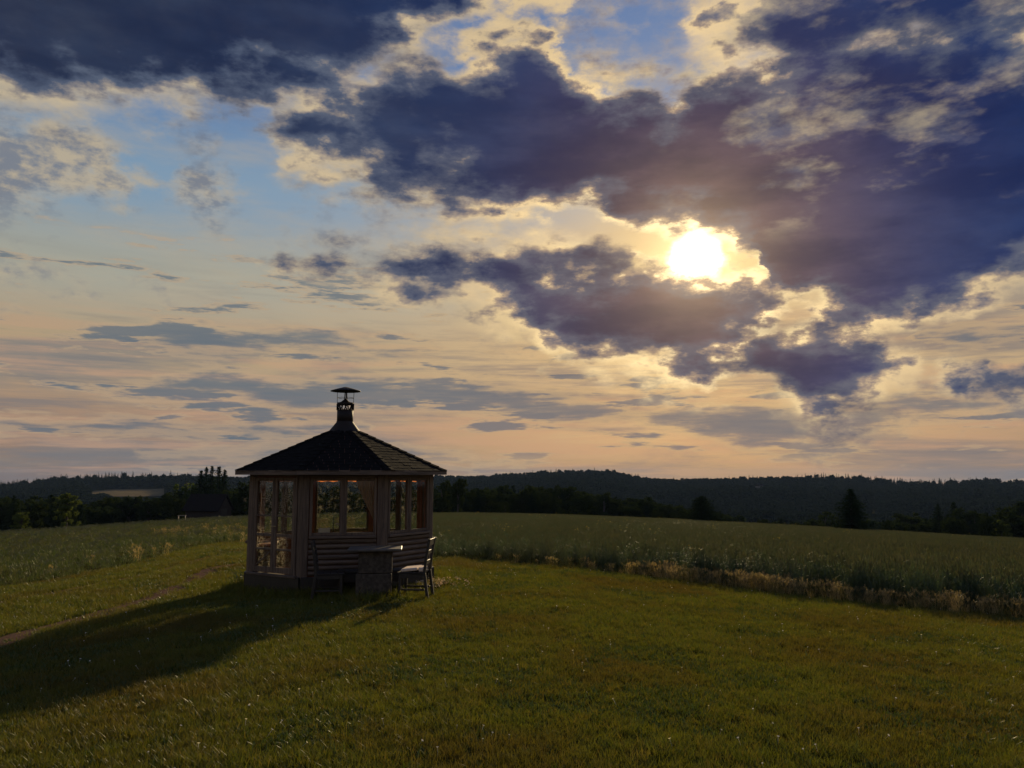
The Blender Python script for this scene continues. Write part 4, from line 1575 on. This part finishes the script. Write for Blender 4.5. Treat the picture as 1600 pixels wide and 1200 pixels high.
for sy in (-1, 1):
    L_ = (bw / 2 + .4) / math.cos(sl_)
    mid = Vector((0, sy * (bw / 2 + .4) / 2, rh - (bw / 2 + .4) / 2 * math.tan(sl_)))
    mb.box(mid, (bl + .7, L_, .1), Matrix.Rotation(-sy * sl_, 3, 'X'))
mb.build('roof', M['barn_roof'], barn)
mb = MB()
mb.box((bl / 2 + .05, -.3, 1.2), (.08, 1.7, 2.4))
dd = mb.build('door', M['dark_wood'], barn)
for i in range(3):
    mb = MB()
    mb.box((bl / 2 + .05, 1.2, eh - .4 - .5 * i), (.06, .9, .12))
    mb.build('slat', M['barn_wood'], barn)

p = at(285, 108)
bn = thing('bench', 'small pale bench at the field edge in front of the dark trees', 'bench', (p.x, p.y, p.z + .35), .2)
mb = MB()
mb.box((0, 0, .46), (1.0, .34, .06))
mb.build('seat', M['white_wood'], bn)
for sx in (-.4, .4):
    mb = MB()
    mb.box((sx, 0, .03), (.07, .3, .80))
    mb.build('leg', M['white_wood'], bn)

p = at(1188, 760)
M['grey_wall'] = plain_mat('grey_render_wall', (0.20, 0.19, 0.18), (0.15, 0.14, 0.135), rough=0.9, scale=1.0)
hs = thing('house', 'tiny pale house in the forest on the right hill', 'house', (p.x, p.y, p.z + 6), .4)
mb = MB()
mb.prism([(-3, -2.4), (3, -2.4), (3, 2.4), (-3, 2.4)], -8, 6.0)
mb.build('wall', M['grey_wall'], hs)
mb = MB()
for sy in (-1, 1):
    mb.box((0, sy * 1.35, 7.0), (6.6, 3.3, .2), Matrix.Rotation(-sy * .6, 3, 'X'))
mb.build('roof', M['barn_roof'], hs)

# ------------------------------------------------------------------ the hut
AF = 1.37                         # side of the octagon
AP = AF * (1 + math.sqrt(2)) / 2  # apothem
RC = AF / (2 * math.sin(math.pi / 8))
zb = HUT.z - 0.02
to_cam = math.atan2(-HUT.x, HUT.y)
hut = thing('gazebo', 'octagonal wooden grill hut with dark shingle roof and glazed double door', 'gazebo', (HUT.x, HUT.y, zb), to_cam + R_(0.4))
ZF = -0.08 - zb                   # floor height above the hut's base
ZE = EYE + 0.0 - zb               # eaves
ZS = 0.60 - zb                    # window sill
ZW = 1.585 - zb                   # window head
PW = 0.112                        # corner board width


def face(k):
    """location and turn of wall k; k=0 faces the viewer, k=-1 holds the door"""
    psi = k * math.pi / 4
    return (math.sin(psi) * AP, -math.cos(psi) * AP, 0), psi


# base and floor
for k in range(8):
    loc, psi = face(k)
    for j in range(2):
        mb = MB()
        h0 = -0.22 + j * (ZF + .22 - .004) / 2
        h1 = h0 + (ZF + .22) / 2 - .008
        mb.box((0, -.02 - .008 * j, (h0 + h1) / 2), (AF + .0, .05, h1 - h0))
        mb.build('base_board', M['dark_wood'], hut, .006, loc=loc, rz=psi)
mb = MB()
oct_ = [((RC - .05) * math.sin(math.pi / 8 + i * math.pi / 4), -(RC - .05) * math.cos(math.pi / 8 + i * math.pi / 4)) for i in range(8)]
mb.prism(oct_, ZF - .06, ZF)
mb.build('floor', M['inner_x'], hut)

# corner posts
mb = MB()
ca = math.pi / 8
cw = PW
prof = []


def corner_poly(w, t, out):
    """V section of two boards meeting on the octagon corner, corner direction = -Y"""
    c = Vector((0, -RC - out / math.cos(ca)))
    e1 = Vector((math.cos(ca), math.sin(ca)))
    e2 = Vector((-math.cos(ca), math.sin(ca)))
    n1 = Vector((math.sin(ca), -math.cos(ca)))
    n2 = Vector((-math.sin(ca), -math.cos(ca)))
    ci = Vector((0, -RC + (t - out) / math.cos(ca)))
    return [tuple(c), tuple(c + e1 * w), tuple(c + e1 * w - n1 * t), tuple(ci), tuple(c + e2 * w - n2 * t), tuple(c + e2 * w)]


mb.prism(corner_poly(cw, .07, .018), ZF - .03, ZE - .002)
post_me = mb.mesh('corner_post', M['wood'], .004)
for k in range(8):
    link('corner_post', post_me, hut, rz=math.pi / 8 + k * math.pi / 4)
mb = MB()
mb.prism(corner_poly(cw - .01, .03, -.056), ZF, ZE)
ipost = mb.mesh('inner_post', M['inner'])
for k in range(8):
    link('inner_post', ipost, hut, rz=math.pi / 8 + k * math.pi / 4)

# half-log boards below the windows
HW = AF / 2 - PW - .004
NR = 7
def frame_mesh(w, z0, z1, t, dep, y, name, mat, bev=.004):
    mb = MB()
    mb.box((-w / 2 + t / 2, y, (z0 + z1) / 2), (t, dep, z1 - z0))
    mb.box((w / 2 - t / 2, y, (z0 + z1) / 2), (t, dep, z1 - z0))
    mb.box((0, y, z0 + t / 2), (w - 2 * t - .001, dep - .004, t))
    mb.box((0, y, z1 - t / 2), (w - 2 * t - .001, dep - .004, t))
    return mb.mesh(name, mat, bev)


ww = HW - .012


def wall_parts(ZS):
    """meshes shared by the walls with this sill height"""
    lh = (ZS - .05 - ZF) / NR
    mb = MB()
    pr = [(.012, 0), (-.004, .012), (-.020, lh * .3), (-.025, lh * .55), (-.018, lh * .82), (-.002, lh - .012), (.012, lh - .006), (.03, lh - .006), (.03, 0)]
    b = len(mb.v)
    for xx_ in (-HW, HW):
        for (yy_, zz_) in pr:
            mb.v.append((xx_, yy_, zz_))
    npf = len(pr)
    for i in range(npf):
        j = (i + 1) % npf
        mb.f.append((b + i, b + j, b + npf + j, b + npf + i))
    mb.f.append(tuple(b + i for i in range(npf)))
    mb.f.append(tuple(b + npf + i for i in reversed(range(npf))))
    log_me = mb.mesh('log', M['wood_x'])
    mb = MB()
    mb.box((0, .045, (ZF + ZS) / 2), (2 * HW, .018, ZS - ZF - .02))
    lining_me = mb.mesh('wall_lining', M['inner_x'])
    mb = MB()
    mb.box((0, -.018, ZS - .025), (2 * HW, .10, .045))
    sill_me = mb.mesh('sill', M['wood_x'], .006)
    mb = MB()
    mb.box((0, .005, (ZW + ZE) / 2), (2 * HW, .05, ZE - ZW - .004))
    lintel_me = mb.mesh('lintel', M['wood_x'], .004)
    mb = MB()
    mb.box((0, .046, (ZW + ZE) / 2 - .01), (2 * HW, .024, ZE - ZW + .06))
    ilintel_me = mb.mesh('inner_lintel', M['inner_x'], .004)


    win_me = frame_mesh(ww, ZS, ZW, .050, .056, 0.008, 'window', M['wood'])
    mb = MB()
    mb.box((0, .012, (ZS + ZW) / 2), (ww - .096, .005, ZW - ZS - .096))
    pane_me = mb.mesh('pane', M['glass'])
    mb = MB()
    mb.box((0, 0.0, (ZS + ZW) / 2), (.022, .062, ZW - ZS))
    mull_me = mb.mesh('mullion', M['wood'], .004)
    return ZS, lh, log_me, lining_me, sill_me, lintel_me, ilintel_me, mull_me, win_me, pane_me


NEAR_W = wall_parts(ZS)
FAR_W = wall_parts(ZS - .15)
for k in range(8):
    if k == 7:
        continue
    loc, psi = face(k)
    zs_k, lh, log_me, lining_me, sill_me, lintel_me, ilintel_me, mull_me, win_me, pane_me = FAR_W if k in (2, 3, 4, 5, 6) else NEAR_W
    for j in range(NR):
        o = link('log', log_me, hut, (loc[0], loc[1], ZF + j * lh), psi)
    link('wall_lining', lining_me, hut, loc, psi)
    link('sill', sill_me, hut, loc, psi)
    link('lintel', lintel_me, hut, loc, psi)
    link('inner_lintel', ilintel_me, hut, loc, psi)
    link('mullion', mull_me, hut, loc, psi)
    for sx in (-1, 1):
        off = Vector((sx * (ww / 2 + .011), 0, 0))
        off.rotate(Matrix.Rotation(psi, 3, 'Z').to_euler())
        w_ = link('window', win_me, hut, (loc[0] + off.x, loc[1] + off.y, 0), psi)
        link('pane', pane_me, w_)

# double door in wall 7
loc, psi = face(7)
mb = MB()
mb.box((0, .005, (ZW + .02 + ZE) / 2), (2 * HW, .05, ZE - ZW - .024))
link('lintel', mb.mesh('door_lintel', M['wood_x'], .004), hut, loc, psi)
mb = MB()
mb.box((0, -.02, ZF - .012), (2 * HW + .1, .13, .04))
link('threshold', mb.mesh('threshold', M['wood_x'], .006), hut, loc, psi)
mb = MB()
fw = .045
for sx in (-1, 1):
    mb.box((sx * (HW - fw / 2), .004, (ZF + ZW) / 2 + .01), (fw, .066, ZW - ZF + .02))
link('door_frame', mb.mesh('door_frame', M['wood'], .004), hut, loc, psi)
dw = HW - fw - .006
zd = {'a': ZF + .02, 'b': ZW + .012}
r0, r1, r2, r3 = [z_at(yy_, 14.2, 430) - zb for yy_ in (860, 837.5, 807, 751.5)]
st_ = .062
for sx in (-1, 1):
    dloc = Vector((sx * (dw / 2 + .003), 0, 0))
    dloc.rotate(Matrix.Rotation(psi, 3, 'Z').to_euler())
    mb = MB()
    for s2 in (-1, 1):
        mb.box((s2 * (dw / 2 - st_ / 2), -.004, (zd['a'] + zd['b']) / 2), (st_, .045, zd['b'] - zd['a']))
    iw = dw - 2 * st_ - .001
    for (c_, h_) in ((zd['a'] + .05, .10), (r0, .035), (r1, .05), (r2, .022), (zd['b'] - .032, .064)):
        mb.box((0, -.004, c_), (iw, .041, h_))
    if sx < 0:
        mb.bar((-iw / 2 + .02, .0, zd['a'] + .12), (iw / 2 - .02, .0, r0 - .03), .03, .016, up=(0, 1, 0))
    d_ = link('door', mb.mesh('door', M['wood'], .004), hut, (loc[0] + dloc.x, loc[1] + dloc.y, 0), psi)
    d_['label'] = 'left door leaf with a diagonal brace in its bottom field' if sx < 0 else 'right door leaf with the handle'
    for (z0, z1) in ((zd['a'] + .09, r0 - .01), (r0 + .01, r1 - .02), (r1 + .02, r2 - .008), (r2 + .008, zd['b'] - .05)):
        mb = MB()
        mb.box((0, .004, (z0 + z1) / 2), (iw + .012, .005, z1 - z0 + .012))
        link('pane', mb.mesh('pane', M['glass_specked']), d_)
    if sx > 0:
        mb = MB()
        mb.tube([(-dw / 2 + st_ / 2, -.02, (r1 + r2) / 2 - .01), (-dw / 2 + st_ / 2, -.07, (r1 + r2) / 2 - .01)], .008, 8)
        mb.tube([(-dw / 2 + st_ / 2 - .05, -.07, (r1 + r2) / 2 - .01), (-dw / 2 + st_ / 2 + .07, -.07, (r1 + r2) / 2 - .01)], .009, 8)
        link('handle', mb.mesh('handle', M['brass']), d_)

# benches round the inside walls
for k in (1, 2, 3, 4, 5, 6):
    loc, psi = face(k)
    mb = MB()
    mb.box((0, .27, ZF + .44), (AF - .34, .38, .035))
    link('bench_seat', mb.mesh('bench_seat', M['inner_x'], .005), hut, loc, psi)
    mb = MB()
    mb.box((0, .42, ZF + .21), (AF - .50, .02, .42))
    link('bench_front', mb.mesh('bench_front', M['inner_x']), hut, loc, psi)

# roof: eight boarded panels, fascia, shingles, hips
RA2 = AP + .235                                # apothem at the eaves
rsc = 1 / math.cos(math.pi / 8)
z_eave = ZE + .065
z_top = z_at(674, 15.5, 537) - zb
r_top = .27
pitch_ = math.atan2(z_top - z_eave, RA2 - r_top)
panel = MB()
th = .03


def roof_pt(r, off):
    """height of the roof plane at apothem distance r, lifted off metres"""
    return z_eave + (RA2 - r) * math.tan(pitch_) + off


tw = math.tan(math.pi / 8)
b = 0
for off in (0, -th):
    for (r, sx) in ((RA2, -1), (RA2, 1), (r_top, 1), (r_top, -1)):
        panel.v.append((sx * r * tw, -r, roof_pt(r, off)))
panel.f = [(0, 1, 2, 3), (7, 6, 5, 4), (0, 4, 5, 1), (1, 5, 6, 2), (2, 6, 7, 3), (3, 7, 4, 0)]
panel_me = panel.mesh('roof_panel', M['inner_x'])
fas = MB()
wv = RA2 * tw
fas.v = [(-wv, -RA2 - .004, z_eave - .075), (wv, -RA2 - .004, z_eave - .075), (wv + .01, -RA2 - .026, z_eave - .075), (-wv - .01, -RA2 - .026, z_eave - .075),
         (-wv, -RA2 - .004, z_eave + .004), (wv, -RA2 - .004, z_eave + .004), (wv + .01, -RA2 - .026, z_eave + .004), (-wv - .01, -RA2 - .026, z_eave + .004)]
fas.f = [(0, 1, 2, 3), (7, 6, 5, 4), (0, 4, 5, 1), (1, 5, 6, 2), (2, 6, 7, 3), (3, 7, 4, 0)]
fas_me = fas.mesh('fascia', M['wood_x'])
sof = MB()
rs0, rs1 = AP + .045, RA2 - .002
sof.v = [(-rs1 * tw, -rs1, z_eave - .055), (rs1 * tw, -rs1, z_eave - .055), (rs0 * tw, -rs0, z_eave - .055), (-rs0 * tw, -rs0, z_eave - .055)]
sof.v += [(a_, b_, c_ + .015) for a_, b_, c_ in sof.v[:4]]
sof.f = [(3, 2, 1, 0), (4, 5, 6, 7), (0, 1, 5, 4), (1, 2, 6, 5), (2, 3, 7, 6), (3, 0, 4, 7)]
sof_me = sof.mesh('soffit', M['wood_x'])
rs = np.random.default_rng(5)
ROWS = 15
for k in range(8):
    psi = k * math.pi / 4
    link('roof_panel', panel_me, hut, rz=psi)
    link('fascia', fas_me, hut, rz=psi)
    link('soffit', sof_me, hut, rz=psi)
    sh = MB()
    step = (RA2 + .03 - r_top) / ROWS
    for j in range(ROWS):
        r_lo = RA2 + .03 - j * step
        r_hi = r_lo - step * 1.35
        half = r_lo * tw
        nt = max(2, int(2 * half / .17))
        wt = 2 * half / nt
        sft = (j % 2) * .5
        for i in range(-1, nt + 1):
            x0 = -half + (i + sft) * wt + .003
            x1 = x0 + wt - .006
            x0, x1 = max(x0, -half), min(x1, half)
            if x1 - x0 < .02:
                continue
            hi0, hi1 = max(x0, -r_hi * tw), min(x1, r_hi * tw)
            if hi1 <= hi0:
                hi0 = hi1 = (hi0 + hi1) / 2
            lift = .007 + rs.uniform(0, .005)
            rj = rs.uniform(-.006, .006)
            b = len(sh.v)
            sh.v += [(x0, -r_lo + rj, roof_pt(r_lo, .002)), (x1, -r_lo + rj, roof_pt(r_lo, .002)), (x1, -r_lo + rj, roof_pt(r_lo, lift)), (x0, -r_lo + rj, roof_pt(r_lo, lift)),
                     (hi0, -r_hi, roof_pt(r_hi, .003)), (hi1, -r_hi, roof_pt(r_hi, .003))]
            sh.f += [(b, b + 1, b + 2, b + 3), (b + 3, b + 2, b + 5, b + 4), (b + 1, b + 5, b + 2), (b, b + 3, b + 4)]
    o = link('shingles', sh.mesh('shingles', M['shingle']), hut, rz=psi)
    o['kind'] = 'stuff'
    hp = MB()
    for j in range(11):
        t0, t1 = j / 11, (j + 1.25) / 11
        ra, rb = RA2 + .035 - (RA2 - r_top) * t0, max(r_top, RA2 + .035 - (RA2 - r_top) * t1)
        pa = Vector((0, -ra * rsc, roof_pt(ra, .032)))
        pb = Vector((0, -rb * rsc, roof_pt(rb, .018)))
        for sx in (-1, 1):
            b = len(hp.v)
            w_ = .10
            dx, dy = sx * w_ * math.cos(math.pi / 8), w_ * math.sin(math.pi / 8)
            dz = -w_ * .05
            hp.v += [tuple(pa), tuple(pb), (pb.x + dx, pb.y + dy, pb.z + dz), (pa.x + dx, pa.y + dy, pa.z + dz)]
            hp.v += [(a_, b_, c_ - .008) for a_, b_, c_ in hp.v[b:b + 4]]
            hp.f += [(b, b + 1, b + 2, b + 3), (b + 7, b + 6, b + 5, b + 4), (b, b + 3, b + 7, b + 4), (b + 2, b + 3, b + 7, b + 6)]
    link('hip_cap', hp.mesh('hip_cap', M['shingle']), hut, rz=psi + math.pi / 8)

# chimney
HZ = lambda yy_: z_at(yy_, 15.58, 538) - zb
ch = MB()
rc_ = .157
ch.lathe([(.31, HZ(676)), (.30, HZ(673.5)), (rc_ + .008, HZ(660)), (rc_ + .008, HZ(658.5))], 24)
chim = ch.build('chimney', M['metal'], hut, smooth=True)
chim['label'] = 'round black chimney with open crown and rain cap'
ch = MB()
ch.lathe([(rc_, HZ(661)), (rc_, HZ(641)), (rc_ - .006, HZ(641)), (rc_ - .006, HZ(661))], 24, close=True)
ch.build('flue', M['metal'], chim, smooth=True)
ch = MB()
ch.lathe([(rc_ + .004, HZ(632.5)), (rc_ + .004, HZ(629.5)), (rc_ - .008, HZ(629.5)), (rc_ - .008, HZ(632.5))], 24, close=True)
ch.lathe([(rc_ + .003, HZ(642)), (rc_ + .003, HZ(640.5)), (rc_ - .008, HZ(640.5)), (rc_ - .008, HZ(642))], 24, close=True)
nz = 8
za, zc = HZ(641), HZ(631)
for i in range(nz):
    a0 = 2 * math.pi * i / nz + .2
    a1 = a0 + math.pi / nz
    a2 = a0 + 2 * math.pi / nz
    P0 = (rc_ * math.cos(a0), rc_ * math.sin(a0), za)
    P1 = (rc_ * math.cos(a1), rc_ * math.sin(a1), zc)
    P2_ = (rc_ * math.cos(a2), rc_ * math.sin(a2), za)
    ch.bar(P0, P1, .008, .034, up=(math.cos(a0), math.sin(a0), 0))
    ch.bar(P1, P2_, .008, .034, up=(math.cos(a0), math.sin(a0), 0))
ch.build('crown_ring', M['metal'], chim)
ch = MB()
ch.lathe([(rc_, HZ(630)), (.085, HZ(628)), (.032, HZ(624.5)), (.020, HZ(623)), (.0, HZ(622.5))], 20)
ch.build('spark_cone', M['metal'], chim, smooth=True)
ch = MB()
ch.lathe([(0, HZ(604.6)), (.05, HZ(605.3)), (.15, HZ(607.5)), (.292, HZ(611.0)), (.294, HZ(611.9)), (.15, HZ(613.0)), (0, HZ(613.5))], 28)
ch.build('cap', M['metal'], chim, smooth=True)
for (cx, cy_, rad) in ((-.015, 0, .011), (.03, .03, .011)):
    ch = MB()
    ch.tube([(cx, cy_, HZ(624)), (cx * .6, cy_ * .6, HZ(612.5))], rad, 8)
    ch.build('rod', M['metal'], chim)
for i in range(4):
    a = 2 * math.pi * i / 4 + .0 + .05
    ch = MB()
    ch.tube([((rc_) * math.cos(a), (rc_) * math.sin(a), HZ(631)), ((rc_ + .004) * math.cos(a), (rc_ + .004) * math.sin(a), HZ(612))], .0055, 6)
    ch.build('rod', M['metal'], chim)
ch = MB()
ring = [((rc_ + .003) * math.cos(2 * math.pi * i / 24), (rc_ + .003) * math.sin(2 * math.pi * i / 24), HZ(622)) for i in range(25)]
ch.tube(ring, .0045, 5, cap=False)
ch.build('guard_ring', M['metal'], chim)

HM = Matrix.Translation(hut.location) @ Matrix.Rotation(hut.rotation_euler.z, 4, 'Z')


def hut_point(k, xl, yin, z):
    """world point given wall, position along it, distance inside it, height above the hut's base"""
    loc, psi = face(k)
    v = Matrix.Rotation(psi, 3, 'Z') @ Vector((xl, yin, 0))
    return HM @ Vector((loc[0] + v.x, loc[1] + v.y, z))


hz = hut.rotation_euler.z
# curtain drawn aside in the right front window
cu = MB()
x_r = HW - .02
ztop_c, zbot_c = ZW - .0, z_at(818, 13.9) - zb


def drape(u, v):
    # u across 0..1 from the free edge to the post, v down 0..1
    wtop = .36
    wbot = .035
    w = wbot + (wtop - wbot) * (1 - v) ** 1.25 + .02 * math.sin(v * 5)
    x_ = x_r - w * (1 - u)
    y_ = .085 + .014 * math.sin(u * 26 + v * 2) * (0.5 + .5 * (1 - v)) + .012 * v
    return (x_, y_, ztop_c + (zbot_c - ztop_c) * v - .02 * (1 - u) * math.sin(v * 3))


cu.quad_grid(drape, 40, 24)
o = cu.build('curtain', M['curtain'], smooth=True, loc=tuple(hut_point(0, 0, 0, 0)), rz=hz)
o.modifiers.new('thickness', 'SOLIDIFY').thickness = .002
tag(o, 'beige curtain gathered to the right of the front window', 'curtain')

# short orange valances over the far windows
for k, lb in ((3, 'orange valance seen through the right part of the hut windows'), (4, 'orange valance at the top of the far wall window'),
              (5, 'orange valance seen through the hut door glass'), (2, 'orange valance inside the right side wall')):
    mv = MB()
    mv.quad_grid(lambda u, v: ((u - .5) * 2 * (HW - .01), .075 + .008 * math.sin(u * 60), ZW - .015 - v * (.075 + .008 * math.sin(u * 30))), 70, 2)
    o = mv.build('valance', M['valance'], smooth=True, loc=tuple(hut_point(k, 0, 0, 0)), rz=hz + k * math.pi / 4)
    tag(o, lb, 'valance', 'orange window valances in the hut')

# things on the front window sill
sb = MB()
sb.box((0, 0, -.01), (2 * HW, .13, .02))
o = sb.build('inner_sill', M['inner_x'], hut, .003)
o.location = (face(0)[0][0], face(0)[0][1] + .12, ZS + .012)
zs_ = ZS + .013
bx = MB()
bx.box((0, 0, .055), (.20, .09, .11))
o = bx.build('box', M['box'], bevel=.004, loc=tuple(hut_point(0, -.32, .11, zs_)), rz=hz + .1)
tag(o, 'pale cardboard box standing on the window sill inside the hut', 'box')
bt = MB()
bt.lathe([(0, 0), (.016, 0), (.016, .10), (.007, .14), (.006, .30), (.0, .305)], 12)
o = bt.build('bottle', M['bottle'], smooth=True, loc=tuple(hut_point(0, -.165, .10, zs_)))
tag(o, 'slim dark bottle between the pale box and the glass jar', 'bottle')
jr = thing('jar', 'clear glass jar on the sill beside the slim dark bottle', 'jar', tuple(hut_point(0, -.09, .10, zs_)))
bt = MB()
bt.lathe([(0, .003), (.042, .003), (.045, .02), (.045, .13), (.034, .155), (.034, .17)], 18)
bt.build('body', M['jar'], jr, smooth=True)
bt = MB()
bt.lathe([(0, .188), (.037, .188), (.037, .168), (0, .168)], 18)
bt.build('lid', M['box'], jr)
bk = MB()
bk.box((0, 0, .012), (.24, .10, .024), Matrix.Rotation(.1, 3, 'Z'))
o = bk.build('book', M['dark_wood'], bevel=.003, loc=tuple(hut_point(0, .16, .11, zs_)), rz=hz)
tag(o, 'dark flat book lying on the sill under the curtain', 'book')

# ------------------------------------------------------------------ stone table, chairs, bench
p = hit(588, 928)
TP = Vector((-2.26, 13.04, 0))
tz = T(TP.x, TP.y) - .02
trz = R_(7)
tb = thing('stone_table', 'stone table on two stacked concrete blocks in front of the hut', 'table', (TP.x, TP.y, tz), trz)
hseam = z_at(898, 12.9, 588) - tz
htop = z_at(862.5, 12.9, 588) - tz
mb = MB()
mb.box((-.01, 0, hseam / 2 - .06), (.575, .40, hseam + .12 - .008))
mb.build('lower_block', M['concrete'], tb, .012)
mb = MB()
mb.box((.01, 0, (hseam + htop) / 2), (.545, .40, htop - hseam - .004))
mb.build('upper_block', M['concrete'], tb, .012)
mb = MB()
mb.box((0, 0, htop + .022), (.87, .62, .042))
mb.build('tabletop', M['stone_top'], tb, .010)


def chair(label, loc, rz, hb=.98):
    """wooden chair facing +X"""
    c = thing('garden_chair', label, 'chair', loc, rz, 'dark wooden chairs at the stone table')
    sw_, sd = .46, .44
    for sy in (-1, 1):
        m_ = MB()
        y_ = sy * (sw_ / 2 - .02)
        m_.bar((-.27, y_, -.03), (-.205, y_, .44), .045, .05)
        m_.bar((-.205, y_, .43), (-.235, y_, .70), .042, .045)
        m_.bar((-.235, y_, .69), (-.285, y_, hb), .040, .042)
        m_.build('stile', M['dark_wood'], c, .004)
        m_ = MB()
        m_.bar((.20, y_, -.03), (.195, y_, .42), .042)
        m_.build('leg', M['dark_wood'], c, .004)
        m_ = MB()
        m_.box((0, y_, .385), (.37, .024, .065))
        m_.build('apron', M['dark_wood'], c, .003)
        m_ = MB()
        m_.box((-.01, y_, .17), (.40, .02, .03))
        m_.build('stretcher', M['dark_wood'], c, .003)
    m_ = MB()
    m_.box((.195, 0, .385), (.024, sw_ - .09, .065))
    m_.build('apron', M['dark_wood'], c, .003)
    for i in range(4):
        m_ = MB()
        m_.box((-.145 + i * .112, 0, .435), (.104, sw_, .022))
        m_.build('seat_slat', M['dark_wood'], c, .004)
    for i, (zz_, xx_, h_) in enumerate(((.60, -.225, .07), (.76, -.248, .07), (hb - .06, -.278, .11))):
        m_ = MB()
        m_.box((xx_, 0, zz_), (.018, sw_ - .07, h_), Matrix.Rotation(-.14, 3, 'Y'))
        m_.build('back_rail', M['dark_wood'], c, .004)
    return c


p = hit(660, 927)
cr = Vector((-1.60, 13.02, 0))
c2_ = chair('dark wooden chair on the right side of the stone table with a cushion', (cr.x, cr.y, T(cr.x, cr.y) - .01), R_(180 - 6))
cl_ = Vector((-3.0, 13.0, 0))
c1_ = chair('dark wooden chair left of the stone table against the hut wall', (cl_.x, cl_.y, T(cl_.x, cl_.y) - .01), R_(10), .95)


def cushion(name, label, c, dx, dy, dims, rot, z=.448):
    m_ = MB()
    w_, d_, h_ = dims
    m_.box((0, 0, h_ / 2), dims)
    me = m_.mesh(name, M['cream'])
    o = link(name, me)
    md = o.modifiers.new('soft', 'BEVEL')
    md.width = h_ * .32
    md.segments = 3
    rz = c.rotation_euler.z
    o.location = c.location + Vector((math.cos(rz) * dx - math.sin(rz) * dy, math.sin(rz) * dx + math.cos(rz) * dy, z))
    o.rotation_euler = (rot[0], rot[1], rz + rot[2])
    tag(o, label, 'cushion')
    return o


cushion('seat_cushion', 'long pale cushion lying on the seat of the right chair', c2_, .05, 0, (.27, .40, .05), (0, 0.10, 0), .458)
cushion('folded_cloth', 'small pale folded cloth beside the cushion on the right chair', c2_, -.14, .02, (.10, .34, .07), (0, 0, .06), .45)

# low bench standing behind the table
p0 = hit(535, 920)
d_ = ray(584, 891)
yb = 13.46
bx_ = -0.0
zg = T(-2.4, yb)
bh = z_at(890, math.hypot(-2.4, yb), 584) - zg
lb_ = thing('low_bench', 'low grey plank bench behind the stone table along the hut wall', 'bench', (-2.40, yb, zg), hz - .06)
for i in range(2):
    mb = MB()
    mb.box((0, -.085 + i * .17, bh - .02), (1.12, .16, .04))
    mb.build('plank', M['bench_wood'], lb_, .005)
for sx in (-1, 1):
    mb = MB()
    mb.box((sx * .51, 0, (bh - .04) / 2 - .05), (.05, .30, bh - .04 + .1))
    mb.build('leg', M['bench_wood'], lb_, .006)
mb = MB()
mb.box((0, -.15, bh - .115), (.965, .022, .14))
mb.build('apron', M['bench_wood'], lb_, .004)

# weeds and stick by the left corner of the hut
p = hit(383, 912)
wd = thing('weed', 'dark leafy weed at the left corner of the hut', 'plant', (p.x, p.y + .1, T(p.x, p.y + .1) - .01))
link('leaves', tuft_mesh('weed_leaves', M['weed'], 60, .34, .26, .030, 1.1, 3, 301), wd)
st = MB()
r_ = random.Random(4)
for i in range(9):
    a = r_.uniform(0, 6.28)
    st.tube([(0.1 * math.cos(a), .1 * math.sin(a), -.02), (.22 * math.cos(a), .22 * math.sin(a), .2), (.3 * math.cos(a), .3 * math.sin(a), r_.uniform(.22, .36))], [.005, .004, .002], 5)
st.build('stem', M['weed'], wd)
st = MB()
q0 = hit(383, 906)
st.tube([(0, 0, -.03), (.055, .12, .16), (.12, .26, .31)], [.008, .007, .005], 6)
o = st.build('stick', M['dark_wood'], loc=(q0.x, q0.y, q0.z))
tag(o, 'thin dark stick leaning on the left corner of the hut', 'stick')

# pale blossoms lying under the right chair
r_ = np.random.default_rng(77)
h_ = hit(660, 922)
n = 150
px_ = r_.normal(h_.x + .02, .22, n)
py_ = r_.normal(h_.y + .45, .26, n)
pm = [stalk_mesh('pale_blossom', [M['weed'], M['pink']], 2, .14, .05, 400 + i, 'flower', .004, 1, .3) for i in range(3)]
scatter('pale_blossoms', np.stack([px_, py_, terr(px_, py_)], -1), rots(r_, n, .3), r_.uniform(.6, 1.2, n), r_.integers(0, 3, n), pm, 'pale pink blossoms in the grass under the right chair')

# uncut grass round the foot of the hut and furniture
pr_ = [tuft_mesh('hut_tuft', M['lawn'], 14, .16, .06, .007, .8, 3, 500 + i) for i in range(3)]
a = r_.uniform(0, 6.283, 1500)
rad = 1.84 + np.abs(r_.normal(0, .14, 1500))
xx, yy = HUT.x + np.cos(a) * rad, HUT.y + np.sin(a) * rad
m_ = 260
xt, yt = r_.normal(TP.x, .42, m_), r_.normal(TP.y - .1, .3, m_)
xx, yy = np.concatenate([xx, xt]), np.concatenate([yy, yt])
n = len(xx)
scatter('uncut_grass', np.stack([xx, yy, terr(xx, yy)], -1), rots(r_, n, .2), r_.uniform(.7, 1.7, n), r_.integers(0, 3, n), pr_, 'longer uncut grass round the foot of the hut')

# ------------------------------------------------------------------ haze
HAZE = True
if HAZE:
    m, n, out = new_mat('thin_air')
    pv = n.node('ShaderNodeVolumePrincipled')
    pv.inputs['Color'].default_value = (0.36, 0.56, 1.0, 1)
    pv.inputs['Density'].default_value = 0.00005
    pv.inputs['Anisotropy'].default_value = 0.1
    n.l.new(pv.outputs[0], out.inputs['Volume'])
    mb = MB()
    mb.box((0, 0, -38), (8600, 8600, 130))
    o = mb.build('haze', m)
    tag(o, 'thin evening haze over the valley', kind='stuff')
